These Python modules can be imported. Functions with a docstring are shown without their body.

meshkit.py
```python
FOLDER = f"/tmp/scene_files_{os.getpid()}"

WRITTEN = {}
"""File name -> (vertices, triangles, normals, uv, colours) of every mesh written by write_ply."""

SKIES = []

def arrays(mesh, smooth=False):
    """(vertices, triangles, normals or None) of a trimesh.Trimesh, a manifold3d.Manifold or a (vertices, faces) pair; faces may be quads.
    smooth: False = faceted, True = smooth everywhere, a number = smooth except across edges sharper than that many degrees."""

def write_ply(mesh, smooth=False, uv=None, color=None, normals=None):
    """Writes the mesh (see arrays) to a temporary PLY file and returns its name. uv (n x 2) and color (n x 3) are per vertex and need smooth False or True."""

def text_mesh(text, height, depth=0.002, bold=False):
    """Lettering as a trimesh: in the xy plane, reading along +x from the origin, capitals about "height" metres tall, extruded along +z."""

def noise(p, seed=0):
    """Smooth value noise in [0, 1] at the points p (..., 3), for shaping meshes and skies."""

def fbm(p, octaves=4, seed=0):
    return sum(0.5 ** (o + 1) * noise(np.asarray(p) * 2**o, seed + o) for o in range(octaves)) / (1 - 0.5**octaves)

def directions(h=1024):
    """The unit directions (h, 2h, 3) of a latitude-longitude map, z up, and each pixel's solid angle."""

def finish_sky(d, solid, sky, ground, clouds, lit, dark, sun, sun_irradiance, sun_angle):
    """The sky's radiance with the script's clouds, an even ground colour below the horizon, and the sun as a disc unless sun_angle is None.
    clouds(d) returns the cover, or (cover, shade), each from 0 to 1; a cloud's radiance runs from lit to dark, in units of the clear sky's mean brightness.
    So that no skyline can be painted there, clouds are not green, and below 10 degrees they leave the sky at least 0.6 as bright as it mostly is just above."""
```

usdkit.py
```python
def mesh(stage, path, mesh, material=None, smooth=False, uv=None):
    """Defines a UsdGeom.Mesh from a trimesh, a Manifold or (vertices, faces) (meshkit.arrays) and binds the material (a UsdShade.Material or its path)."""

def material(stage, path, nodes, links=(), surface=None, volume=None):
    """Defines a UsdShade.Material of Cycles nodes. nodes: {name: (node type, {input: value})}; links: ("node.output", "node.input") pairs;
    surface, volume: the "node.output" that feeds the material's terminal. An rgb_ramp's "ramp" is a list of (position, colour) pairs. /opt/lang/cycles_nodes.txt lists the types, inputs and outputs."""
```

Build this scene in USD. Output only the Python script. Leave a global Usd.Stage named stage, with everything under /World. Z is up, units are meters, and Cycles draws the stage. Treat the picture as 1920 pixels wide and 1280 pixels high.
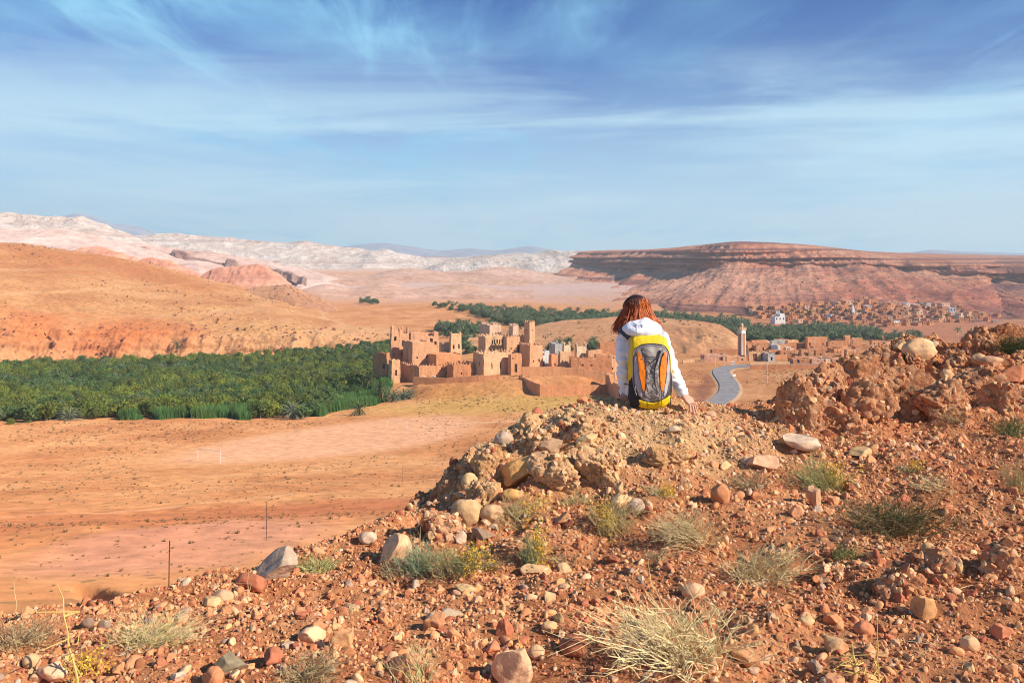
import math, random
import numpy as np, trimesh, manifold3d as m3
from scipy.interpolate import PchipInterpolator, RBFInterpolator, RegularGridInterpolator
from scipy.spatial import cKDTree
from pxr import Usd, UsdGeom, UsdLux, UsdShade, Gf, Sdf, Vt
import usdkit, meshkit

random.seed(7)
rng = np.random.default_rng(7)
stage = Usd.Stage.CreateInMemory()
UsdGeom.SetStageUpAxis(stage, 'Z'); UsdGeom.SetStageMetersPerUnit(stage, 1.0)
UsdGeom.Xform.Define(stage, '/World'); UsdGeom.Scope.Define(stage, '/World/Looks')

# ------------------------------------------------------------------ camera, sky, sun, exposure
CAMZ = 46.0                                  # metres above the valley floor
F, CX, HY = 1600.0, 960.0, 480.0             # focal length and horizon in the photograph's pixels (1920 wide)
cam = UsdGeom.Camera.Define(stage, '/World/camera')
cam.CreateFocalLengthAttr(30.0); cam.CreateHorizontalApertureAttr(36.0); cam.CreateVerticalApertureAttr(24.0)
cam.CreateVerticalApertureOffsetAttr(-3.0)   # the horizon stands above the middle of the picture
cam.CreateClippingRangeAttr(Gf.Vec2f(0.05, 60000)); cam.CreateFStopAttr(0.0)
cam.CreateExposureAttr(0.68)
cx = UsdGeom.Xformable(cam); cx.AddTranslateOp().Set((0, 0, CAMZ)); cx.AddRotateXOp().Set(90.0)

SUN_AZ, SUN_EL = math.atan2(0.89, -0.45), math.radians(32)     # azimuth from +y towards +x
sun_dir = np.array([math.sin(SUN_AZ) * math.cos(SUN_EL), math.cos(SUN_AZ) * math.cos(SUN_EL), math.sin(SUN_EL)])
sun = UsdLux.DistantLight.Define(stage, '/World/sun')
sun.CreateIntensityAttr(1.25); sun.CreateAngleAttr(0.5); sun.CreateColorAttr(Gf.Vec3f(1.0, 0.895, 0.755)); sun.CreateNormalizeAttr(True)
sun.GetPrim().CreateAttribute('inputs:normalize', Sdf.ValueTypeNames.Bool).Set(True)
q = Gf.Rotation(Gf.Vec3d(0, 0, 1), Gf.Vec3d(*map(float, sun_dir)))
UsdGeom.Xformable(sun).AddTransformOp().Set(Gf.Matrix4d().SetRotate(q))

sky = UsdLux.DomeLight.Define(stage, '/World/sky')
sky.CreateIntensityAttr(1.0)
sky.GetPrim().SetCustomDataByKey('kind', 'structure')
sky_m = usdkit.material(stage, '/World/Looks/sky', {
    'tc': ('texture_coordinate', {}),
    'sky': ('sky_texture', {'sky_type': 'single_scattering', 'sun_disc': False, 'sun_elevation': SUN_EL, 'sun_rotation': SUN_AZ, 'altitude': 1200.0, 'air_density': 1.0, 'aerosol_density': 0.6, 'ozone_density': 3.0}),
    'deep': ('hsv', {'hue': 0.488, 'saturation': 2.6, 'value': 0.66}),
    'tint': ('mix_color', {'blend_type': 'multiply', 'fac': 1.0, 'b': (0.01, 0.64, 1.25), 'use_clamp': False}),
    # thin high cloud on a plane overhead: direction / (height + a little)
    'sep': ('separate_xyz', {}), 'zz': ('math', {'math_type': 'maximum', 'value2': 0.0}), 'za': ('math', {'math_type': 'add', 'value2': 0.055}),
    'px': ('math', {'math_type': 'divide'}), 'py': ('math', {'math_type': 'divide'}), 'pl': ('combine_xyz', {'z': 0.0}),
    'm1': ('mapping', {'location': (3.1, 1.2, 0), 'rotation': (0, 0, 0.5), 'scale': (0.62, 0.36, 1.0)}),
    'n1': ('noise_texture', {'scale': 1.0, 'detail': 9.0, 'roughness': 0.55, 'distortion': 0.35}),
    'm2': ('mapping', {'location': (7.7, 2.3, 0), 'rotation': (0, 0, -0.45), 'scale': (2.4, 0.5, 1.0)}),
    'n2': ('noise_texture', {'scale': 1.3, 'detail': 10.0, 'roughness': 0.62, 'distortion': 0.6}),
    'm3': ('mapping', {'location': (1.3, 5.1, 0), 'rotation': (0, 0, 0.2), 'scale': (0.45, 0.3, 1.0)}),
    'n3': ('noise_texture', {'scale': 1.0, 'detail': 3.0, 'roughness': 0.5}),
    'r1': ('map_range', {'range_type': 'smoothstep', 'from_min': 0.42, 'from_max': 0.70, 'to_min': 0.0, 'to_max': 0.85, 'clamp': True}),
    'r2': ('map_range', {'range_type': 'smoothstep', 'from_min': 0.45, 'from_max': 0.78, 'to_min': 0.0, 'to_max': 0.7, 'clamp': True}),
    'r3': ('map_range', {'range_type': 'smoothstep', 'from_min': 0.32, 'from_max': 0.58, 'to_min': 0.2, 'to_max': 1.0, 'clamp': True}),
    'add': ('math', {'math_type': 'add', 'use_clamp': True}), 'mod': ('math', {'math_type': 'multiply'}),
    'low': ('map_range', {'range_type': 'smoothstep', 'from_min': -0.01, 'from_max': 0.27, 'to_min': 0.92, 'to_max': 0.0, 'clamp': True}),
    'cl': ('mix_color', {'b': (2.2, 5.3, 7.7), 'use_clamp': False}), 'hor': ('mix_color', {'b': (4.7, 7.2, 8.5), 'use_clamp': False}),
    'm4': ('mapping', {'location': (2.3, 0.7, 0.4), 'rotation': (0.0, 0.10, 0.0), 'scale': (2.1, 2.1, 17.0)}), 'n4': ('noise_texture', {'scale': 1.0, 'detail': 8.0, 'roughness': 0.58, 'distortion': 0.5}),
    'r4': ('map_range', {'range_type': 'smoothstep', 'from_min': 0.40, 'from_max': 0.68, 'to_min': 0.0, 'to_max': 0.85, 'clamp': True}), 'z4': ('map_range', {'range_type': 'smoothstep', 'from_min': 0.27, 'from_max': 0.13, 'to_min': 0.0, 'to_max': 1.0, 'clamp': True}), 'f4': ('math', {'math_type': 'multiply'}),
    'cl4': ('mix_color', {'b': (4.7, 6.9, 8.1), 'use_clamp': False}),
    'bg': ('background_shader', {'strength': 0.078}),
}, [('sky.color', 'deep.color'), ('deep.color', 'tint.a'), ('tc.generated', 'sep.vector'), ('sep.z', 'zz.value1'), ('zz.value', 'za.value1'),
    ('sep.x', 'px.value1'), ('za.value', 'px.value2'), ('sep.y', 'py.value1'), ('za.value', 'py.value2'), ('px.value', 'pl.x'), ('py.value', 'pl.y'),
    ('pl.vector', 'm1.vector'), ('m1.vector', 'n1.vector'), ('pl.vector', 'm2.vector'), ('m2.vector', 'n2.vector'),
    ('n1.fac', 'r1.value'), ('n2.fac', 'r2.value'), ('r1.result', 'add.value1'), ('r2.result', 'add.value2'),
    ('pl.vector', 'm3.vector'), ('m3.vector', 'n3.vector'), ('n3.fac', 'r3.value'), ('add.value', 'mod.value1'), ('r3.result', 'mod.value2'),
    ('sep.z', 'low.value'), ('tint.result', 'hor.a'), ('low.result', 'hor.fac'), ('mod.value', 'cl.fac'), ('hor.result', 'cl.a'), ('tc.generated', 'm4.vector'), ('m4.vector', 'n4.vector'), ('n4.fac', 'r4.value'), ('sep.z', 'z4.value'), ('r4.result', 'f4.value1'), ('z4.result', 'f4.value2'), ('f4.value', 'cl4.fac'), ('cl.result', 'cl4.a'), ('cl4.result', 'bg.color')], surface='bg.background')
UsdShade.MaterialBindingAPI.Apply(sky.GetPrim()).Bind(sky_m)

# ------------------------------------------------------------------ helpers
used = {}
def numbered(path):
    n = used.get(path, 0); used[path] = n + 1
    return path if n == 0 else '%s_%03d' % (path, n)
def tag(p, label=None, cat=None, group=None, kind=None):
    p = p.GetPrim() if hasattr(p, 'GetPrim') else p
    for k, v in (('label', label), ('category', cat), ('group', group), ('kind', kind)):
        if v: p.SetCustomDataByKey(k, v)
    return p
def obj(name, mesh, mat, parent=None, smooth=False, **tags):
    base = '/World' if parent is None else (parent if isinstance(parent, str) else str(parent.GetPath()))
    m = usdkit.mesh(stage, numbered(base + '/' + name), mesh, mat, smooth=smooth)
    return tag(m.GetPrim(), **tags)
def thing(name, label, cat, loc=(0, 0, 0), rotz=0.0, group=None, scale=None, tilt=None):
    x = UsdGeom.Xform.Define(stage, numbered('/World/' + name))
    x.AddTranslateOp().Set(Gf.Vec3d(*map(float, loc))); x.AddRotateZOp().Set(float(math.degrees(rotz)))
    if tilt: x.AddRotateXOp().Set(float(tilt))
    if scale is not None: x.AddScaleOp().Set(Gf.Vec3f(*([float(scale)] * 3 if np.ndim(scale) == 0 else map(float, scale))))
    return tag(x.GetPrim(), label, cat, group)
def copy_of(proto, name, label, cat, loc, rotz=0.0, scale=None, group=None, tilt=None):
    t = thing(name, label, cat, loc, rotz, group, scale, tilt)
    t.GetReferences().AddInternalReference(proto if isinstance(proto, str) else proto.GetPath()); t.SetInstanceable(True)
    return t
stage.CreateClassPrim('/World/Protos')
def proto_class(name):
    return UsdGeom.Xform.Define(stage, '/World/Protos/' + name).GetPrim()
def scatter(name, protos, which, pos, quat, scale, label, cat, parent=None, **kw):
    """uncountable small things: one PointInstancer; protos are (mesh, material) or (mesh, material, smooth)"""
    base = '/World' if parent is None else str(parent.GetPath())
    pi = UsdGeom.PointInstancer.Define(stage, numbered(base + '/' + name)); path = str(pi.GetPath())
    tg = []
    for i, p in enumerate(protos):
        usdkit.mesh(stage, '%s/piece_%03d' % (path, i), p[0], p[1], smooth=p[2] if len(p) > 2 else False); tg.append('%s/piece_%03d' % (path, i))
    pi.CreatePrototypesRel().SetTargets(tg)
    pi.CreateProtoIndicesAttr(Vt.IntArray.FromNumpy(np.asarray(which, np.int32)))
    pi.CreatePositionsAttr(Vt.Vec3fArray.FromNumpy(np.asarray(pos, np.float32)))
    qs = np.asarray(quat, float)
    pi.CreateOrientationsAttr(Vt.QuathArray([Gf.Quath(float(a), float(b), float(c), float(d)) for a, b, c, d in qs]))
    pi.CreateScalesAttr(Vt.Vec3fArray.FromNumpy(np.asarray(scale, np.float32)))
    return tag(pi.GetPrim(), label, cat, kind='stuff', **kw)
def quat_random(n):
    q = rng.normal(size=(n, 4)); return q / np.linalg.norm(q, axis=1, keepdims=True)
def quat_z(a, tilt=0.0):
    a = np.asarray(a); tx = rng.normal(0, 1, len(a)) * tilt; ty = rng.normal(0, 1, len(a)) * tilt
    q = np.stack([np.cos(a / 2), tx * .5, ty * .5, np.sin(a / 2)], 1)
    return q / np.linalg.norm(q, axis=1, keepdims=True)
def P(px, py, Y):
    """the point of the place seen at a pixel of the photograph, Y metres ahead"""
    return np.array([(px - CX) / F * Y, Y, CAMZ - (py - HY) / F * Y])
def fbm2(x, y, s, octaves=4, seed=0, z=0.0):
    return meshkit.fbm(np.stack([np.asarray(x) / s, np.asarray(y) / s, np.zeros_like(np.asarray(x, float)) + z], -1), octaves, seed) - 0.5
def ridged(x, y, s, octaves=4, seed=0):
    out = 0
    for o in range(octaves):
        n = meshkit.noise(np.stack([np.asarray(x) / s * 2 ** o, np.asarray(y) / s * 2 ** o, np.zeros_like(np.asarray(x, float)) + o * 7.3], -1), seed + o)
        out = out + 0.5 ** (o + 1) * (1 - np.abs(2 * n - 1))
    return out
def smooth(x, a, b):
    t = np.clip((np.asarray(x, float) - a) / (b - a), 0, 1); return t * t * (3 - 2 * t)
def grid_faces(n, m):
    i, j = np.meshgrid(np.arange(n - 1), np.arange(m - 1), indexing='ij')
    a = (i * m + j).ravel(); q = np.stack([a, a + m, a + m + 1, a + 1], 1)
    return q
def patch(rows, n, m, rn=None):
    """a smooth sheet through a grid of points: rows[r][k]; n samples across the rows, m along them"""
    c = np.array([[P(*p) for p in r] for r in rows])
    R, K = c.shape[:2]
    if rn is None: rn = np.arange(R)
    g = PchipInterpolator(np.arange(K), c, axis=1)(np.linspace(0, K - 1, m))
    return PchipInterpolator(np.asarray(rn, float), g, axis=0)(np.linspace(rn[0], rn[-1], n))
def rotated(v, a):
    c, s = math.cos(a), math.sin(a); v = np.asarray(v, float).copy()
    x = v[:, 0] * c - v[:, 1] * s; v[:, 1] = v[:, 0] * s + v[:, 1] * c; v[:, 0] = x
    return v

# ------------------------------------------------------------------ materials
def earth(name, stops, scale, detail_scale=None, rough=0.95, bump=0.3, bump_dist=0.1, speck=None, stretch=(1, 1, 1), strata=None, patch_=None, island=False):
    """mottled soil or rock in world space: noise through a colour ramp, a finer noise as relief; specks, strata and one coloured area are optional"""
    N = {'geo': ('geometry', {}), 'map': ('mapping', {'scale': stretch}),
         'n': ('noise_texture', {'scale': scale, 'detail': 8.0, 'roughness': 0.62, 'distortion': 0.3}),
         'ramp': ('rgb_ramp', {'ramp': stops}),
         'n2': ('noise_texture', {'scale': detail_scale or scale * 12, 'detail': 6.0, 'roughness': 0.7}),
         'v': ('map_range', {'from_min': 0.3, 'from_max': 0.7, 'to_min': 0.66, 'to_max': 1.26}),
         'mul': ('mix_color', {'blend_type': 'multiply', 'fac': 1.0, 'use_clamp': False}),
         'b': ('bump', {'strength': bump, 'distance': bump_dist}),
         'p': ('principled_bsdf', {'roughness': rough, 'specular_ior_level': 0.15, 'diffuse_roughness': 0.6})}
    L = [('geo.position', 'map.vector'), ('map.vector', 'n.vector'), ('n.fac', 'ramp.fac'), ('geo.position', 'n2.vector'), ('n2.fac', 'v.value'),
         ('ramp.color', 'mul.a'), ('v.result', 'mul.b'), ('n2.fac', 'b.height'), ('b.normal', 'p.normal')]
    out = 'mul.result'
    if strata:                                       # (scale along z, colour, amount)
        N['sm'] = ('mapping', {'scale': (0.004 * strata[0], 0.004 * strata[0], strata[0])}); N['sn'] = ('noise_texture', {'scale': 1.0, 'detail': 5.0, 'roughness': 0.6, 'distortion': 0.15})
        N['sr'] = ('map_range', {'range_type': 'smoothstep', 'from_min': 0.48, 'from_max': 0.6, 'to_min': 0.0, 'to_max': strata[2], 'clamp': True})
        N['smix'] = ('mix_color', {'b': strata[1], 'use_clamp': False})
        L += [('geo.position', 'sm.vector'), ('sm.vector', 'sn.vector'), ('sn.fac', 'sr.value'), ('sr.result', 'smix.fac'), (out, 'smix.a')]; out = 'smix.result'
    if speck:                                        # (scale, threshold, colour): small stones or dry tufts
        N['vo'] = ('voronoi_texture', {'scale': speck[0], 'randomness': 1.0}); N['vr'] = ('map_range', {'range_type': 'smoothstep', 'from_min': speck[1], 'from_max': speck[1] * 0.6, 'to_min': 0.0, 'to_max': 0.75, 'clamp': True})
        N['vmix'] = ('mix_color', {'b': speck[2], 'use_clamp': False})
        L += [('geo.position', 'vo.vector'), ('vo.distance', 'vr.value'), ('vr.result', 'vmix.fac'), (out, 'vmix.a')]; out = 'vmix.result'
    for i, pt in enumerate(patch_ or []):            # (centre, radii, rotation, colour, amount, softness): soil of another colour
        k = 'a%d' % i
        N[k + 'm'] = ('mapping', {'mapping_type': 'texture', 'location': pt[0], 'rotation': (0, 0, pt[2]), 'scale': pt[1]})
        N[k + 'l'] = ('vector_math', {'math_type': 'length'}); N[k + 'n'] = ('math', {'math_type': 'multiply_add', 'value2': pt[5], 'value3': -0.5 * pt[5]}); N[k + 's'] = ('math', {'math_type': 'add'})
        N[k + 'r'] = ('map_range', {'range_type': 'smoothstep', 'from_min': 1.0, 'from_max': 1.0 - pt[5] * 0.8, 'to_min': 0.0, 'to_max': pt[4], 'clamp': True})
        N[k + 'x'] = ('mix_color', {'b': pt[3], 'use_clamp': False})
        L += [('geo.position', k + 'm.vector'), (k + 'm.vector', k + 'l.vector1'), ('n.fac', k + 'n.value1'), (k + 'l.value', k + 's.value1'), (k + 'n.value', k + 's.value2'), (k + 's.value', k + 'r.value'), (k + 'r.result', k + 'x.fac'), (out, k + 'x.a')]
        N[k + 'v'] = ('mix_color', {'blend_type': 'multiply', 'fac': 1.0, 'a': pt[3], 'use_clamp': False}); L += [('v.result', k + 'v.b'), (k + 'v.result', k + 'x.b')]
        out = k + 'x.result'
    L.append((out, 'p.base_color'))
    return usdkit.material(stage, '/World/Looks/' + name, N, L, surface='p.BSDF')
def plain(name, color, rough=0.7, vary=0.12, scale=30.0, bump=0.15, bump_dist=0.01, spec=0.3, random_value=0.0, metallic=0.0, sheen=0.0, hue=0.0, obj_space=False):
    N = {'geo': ('geometry', {}), 'tc': ('texture_coordinate', {}), 'n': ('noise_texture', {'scale': scale, 'detail': 5.0, 'roughness': 0.6}),
         'v': ('map_range', {'from_min': 0.25, 'from_max': 0.75, 'to_min': 1 - vary, 'to_max': 1 + vary}),
         'mul': ('mix_color', {'blend_type': 'multiply', 'fac': 1.0, 'a': color, 'use_clamp': False}),
         'oi': ('object_info', {}), 'rv': ('map_range', {'to_min': 1 - random_value, 'to_max': 1 + random_value}), 'rh': ('map_range', {'to_min': 0.5 - hue, 'to_max': 0.5 + hue}),
         'wn': ('white_noise_texture', {'dimensions': '1D'}),
         'h': ('hsv', {}), 'b': ('bump', {'strength': bump, 'distance': bump_dist}),
         'p': ('principled_bsdf', {'roughness': rough, 'specular_ior_level': spec, 'metallic': metallic, 'sheen_weight': sheen})}
    L = [('tc.object' if obj_space else 'geo.position', 'n.vector'), ('n.fac', 'v.value'), ('v.result', 'mul.b'), ('mul.result', 'h.color'), ('oi.random', 'rv.value'), ('oi.random', 'wn.w'), ('wn.value', 'rh.value'),
         ('rv.result', 'h.value'), ('rh.result', 'h.hue'), ('h.color', 'p.base_color'), ('n.fac', 'b.height'), ('b.normal', 'p.normal')]
    return usdkit.material(stage, '/World/Looks/' + name, N, L, surface='p.BSDF')
def leafy(name, color, color2, scale=0.6, translucency=0.25, random_value=0.25, hue=0.02, rough=0.6):
    N = {'geo': ('geometry', {}), 'oi': ('object_info', {}), 'n': ('noise_texture', {'scale': scale, 'detail': 3.0}),
         'add': ('math', {'math_type': 'multiply_add', 'value2': 0.6, 'value3': 0.2}), 'mx': ('mix_color', {'a': color, 'b': color2, 'use_clamp': False}),
         'isl': ('map_range', {'to_min': 0.7, 'to_max': 1.3}), 'rv': ('map_range', {'to_min': 1 - random_value, 'to_max': 1 + random_value}), 'rr': ('math', {'math_type': 'multiply'}),
         'wn': ('white_noise_texture', {'dimensions': '1D'}), 'rh': ('map_range', {'to_min': 0.5 - hue, 'to_max': 0.5 + hue}), 'h': ('hsv', {}),
         'd': ('principled_bsdf', {'roughness': rough, 'specular_ior_level': 0.25}), 't': ('translucent_bsdf', {}), 'ms': ('mix_closure', {'fac': translucency})}
    L = [('geo.position', 'n.vector'), ('n.fac', 'add.value1'), ('add.value', 'mx.fac'), ('mx.result', 'h.color'), ('geo.random_per_island', 'isl.value'), ('oi.random', 'rv.value'),
         ('isl.result', 'rr.value1'), ('rv.result', 'rr.value2'), ('rr.value', 'h.value'), ('oi.random', 'wn.w'), ('wn.value', 'rh.value'), ('rh.result', 'h.hue'),
         ('h.color', 'd.base_color'), ('h.color', 't.color'), ('d.BSDF', 'ms.closure1'), ('t.BSDF', 'ms.closure2')]
    return usdkit.material(stage, '/World/Looks/' + name, N, L, surface='ms.closure')

# ------------------------------------------------------------------ terrain: one valley sheet to the horizon
VX = np.array([-900, -200, 200, 600, 850, 1100, 1350, 1700, 2800.0])
VY = np.array([7, 15, 25, 45, 100, 154, 200, 240, 300, 345, 390, 440, 520, 600, 700, 850, 1100, 1600, 2500, 5000, 14000.0])
VD = np.array([3.6, 6.6, 9.6, 13.6, 26, 37, 42.3, 45, 46, 46, 46, 47, 50, 52, 51.5, 51, 50, 46, 38, 14, 3.0])
vt = np.repeat(VD[:, None], len(VX), 1)
for k, x in enumerate(VX):
    if x < 700: vt[7:15, k] += np.array([0.6, 7, 10.5, 13, 14, 12, 4, 1.5])            # the river bed with its oasis
    if x > 1200: vt[9:16, k] = [45.3, 46, 48, 53, 56.5, 57.2, 57]                  # the village slope and the far river bed
    if x < 900: vt[3:6, k] += np.array([0.4, 0.8, 0.6]) * (900 - x) / 700
valley_rgi = RegularGridInterpolator((np.log(VY), VX), vt, method='linear', bounds_error=False, fill_value=None)
_lx, _ly = np.linspace(-900, 2800, 160), np.linspace(math.log(7), math.log(14000), 300)
_gx, _gy = np.meshgrid(_lx, _ly)
from scipy.ndimage import gaussian_filter
_gd = gaussian_filter(valley_rgi(np.stack([_gy, _gx], -1)), (4, 5), mode='nearest')
valley_sm = RegularGridInterpolator((_ly, _lx), _gd, bounds_error=False, fill_value=None)
ROAD_PX = [(1130, 830), (1230, 795), (1300, 774), (1344, 757), (1368, 738), (1367, 720), (1356, 707), (1351, 697), (1363, 690), (1392, 687), (1440, 686), (1500, 685.5), (1580, 685)]
def _smooth_hit(px, py):
    Y = np.geomspace(60, 900, 3000); d = valley_sm(np.stack([np.log(Y), np.full(3000, px)], -1)); i = int(np.argmax((py - HY) / F * Y > d)); return Y[i]
ROAD_PTS = np.array([(a, b, _smooth_hit(a, b)) for a, b in ROAD_PX])
_road_xy = np.stack([(ROAD_PTS[:, 0] - CX) / F * ROAD_PTS[:, 2], ROAD_PTS[:, 2]], 1)
_road = PchipInterpolator(np.arange(len(_road_xy)), _road_xy)(np.linspace(0, len(_road_xy) - 1, 240))
_road = np.stack([gaussian_filter(_road[:, i], 9, mode='nearest') for i in (0, 1)], 1)
road_tree = cKDTree(_road)
FIELD = np.array([-38.0, 196.0]); FIELD_R = (26.0, 58.0); FIELD_A = -0.42
def V(x, y, detail=True):
    x, y = np.asarray(x, float), np.asarray(y, float)
    yy = np.clip(y, 7, 13900); px = np.clip(x / np.maximum(yy, 1) * F + CX, -890, 2790)
    z = CAMZ - valley_sm(np.stack([np.log(yy), px], -1))
    if detail:
        d = np.hypot(x, y)
        rough = fbm2(x, y, 14, 4, 3) * 1.1 * smooth(d, 5, 40) + fbm2(x, y, 3, 3, 5) * 0.35 + fbm2(x, y, 140, 3, 9) * 9 * smooth(d, 300, 900) + fbm2(x, y, 700, 3, 11) * 30 * smooth(d, 1200, 4000) * (1 - smooth(d, 4000, 9000))
        f = rotated(np.stack([x.ravel() - FIELD[0], y.ravel() - FIELD[1], 0 * x.ravel()], 1), -FIELD_A)
        inf = 1 - smooth(np.hypot(f[:, 0] / FIELD_R[0], f[:, 1] / FIELD_R[1]), 0.9, 1.35).reshape(x.shape)
        rd = road_tree.query(np.stack([x, y], -1))[0]
        z = z + rough * (1 - 0.92 * inf) * smooth(rd, 3.5, 12)
        # the earth platform of the old fortress and a low scarp at its foot
        kx, ky = x + 12, y - 304
        z = z + 4.2 * (1 - smooth(np.hypot(kx / 52, ky / 23) + fbm2(x, y, 12, 3, 21) * 0.3, 0.72, 1.0)) * smooth(x, -62, -44)
        # erosion gully low on the left
        gx = x + 0.784 * y - 7.48
        z = z - 0.95 * np.exp(-((gx + fbm2(x, y, 1.5, 3, 31) * 1.1) / 0.42) ** 2) * smooth(y, 22, 22.9) * (1 - smooth(y, 26.2, 27.4))
    return z
def valley_material():
    return earth('valley_soil', [(0.25, (0.34, 0.125, 0.048)), (0.42, (0.47, 0.195, 0.075)), (0.58, (0.55, 0.255, 0.105)), (0.75, (0.60, 0.31, 0.14))], 0.045, 0.5, bump=0.45, bump_dist=0.3, speck=(0.75, 0.23, (0.20, 0.125, 0.06)),
        patch_=[((-47, 168, 0), (30, 1.6, 1e4), 0.42, (0.66, 0.40, 0.24), 0.7, .8), ((-10, 225, 0), (34, 1.5, 1e4), 0.22, (0.66, 0.42, 0.26), 0.7, .8), ((-28, 78, 0), (26, 1.0, 1e4), 0.75, (0.62, 0.33, 0.17), 0.6, .8), ((FIELD[0], FIELD[1], 0), (FIELD_R[0], FIELD_R[1], 1e4), FIELD_A, (0.62, 0.325, 0.18), 0.9, 0.4),          # the bare football ground
                ((-4, 262, 0), (64, 30, 1e4), 0.0, (0.50, 0.32, 0.085), 0.6, 0.9),                                          # dry yellow grass below the fortress
                ((-15, 60, 0), (38, 26, 1e4), 0.35, (0.42, 0.135, 0.055), 0.75, 0.8),                                       # redder earth at the foot of the knoll
                ((-14, 38, 0), (7, 12, 1e4), -0.2, (0.52, 0.235, 0.145), 0.7, 0.6),
                ((0, 1300, 0), (1500, 480, 1e4), 0.0, (0.52, 0.36, 0.31), 0.9, 1.0),                                       # the pale pink basin far off
                ((64, 285, 0), (5, 55, 1e4), -0.275, (0.22, 0.085, 0.05), 0.75, 0.9),
                ((100, 3900, 0), (4500, 2300, 1e4), 0.0, (0.58, 0.43, 0.36), 0.9, 0.6),
                ((300, 660, 0), (330, 190, 1e4), -0.1, (0.48, 0.165, 0.085), 0.7, 0.8)])                                     # red earth under the far village
nU, nR = 520, 620
uu = np.linspace(-1.0, 1.0, nU); uu = 0.5 * uu + 0.5 * uu ** 3
rr = np.geomspace(7.0, 7700, nR)
gx, gy = rr[:, None] * uu[None, :], np.repeat(rr[:, None], nU, 1)
vz = V(gx, gy)
_vrgi = RegularGridInterpolator((np.log(rr), uu), vz, bounds_error=False, fill_value=None)
def VZ(x, y):
    x, y = np.asarray(x, float), np.maximum(np.asarray(y, float), 7.0); x, y = np.broadcast_arrays(x, y); return _vrgi(np.stack([np.log(y), np.clip(x / y, -1, 1)], -1)).reshape(x.shape)
ground = obj('valley_ground', (np.stack([gx, gy, vz], -1).reshape(-1, 3), grid_faces(nR, nU)[:, ::-1]), valley_material(), smooth=True, kind='structure')

# the land goes on to both sides and behind the camera
_az = np.radians(np.linspace(40, 320, 150)); _rr = np.geomspace(14, 7700, 120)
_bx, _by = _rr[:, None] * np.sin(_az), _rr[:, None] * np.cos(_az)
_bz = CAMZ - np.interp(_rr, VY, VD)[:, None] * 1.02 - .8 + fbm2(_bx, _by, 60, 4, 33) * np.minimum(_rr * .05, 14)[:, None] - 1.5
obj('valley_ground', (np.stack([_bx, _by, _bz], -1).reshape(-1, 3), grid_faces(120, 150)[:, ::-1]), earth('side_soil', [(0.3, (0.40, 0.16, 0.065)), (0.7, (0.55, 0.27, 0.12))], 0.04, 0.4), smooth=True, kind='structure')

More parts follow.
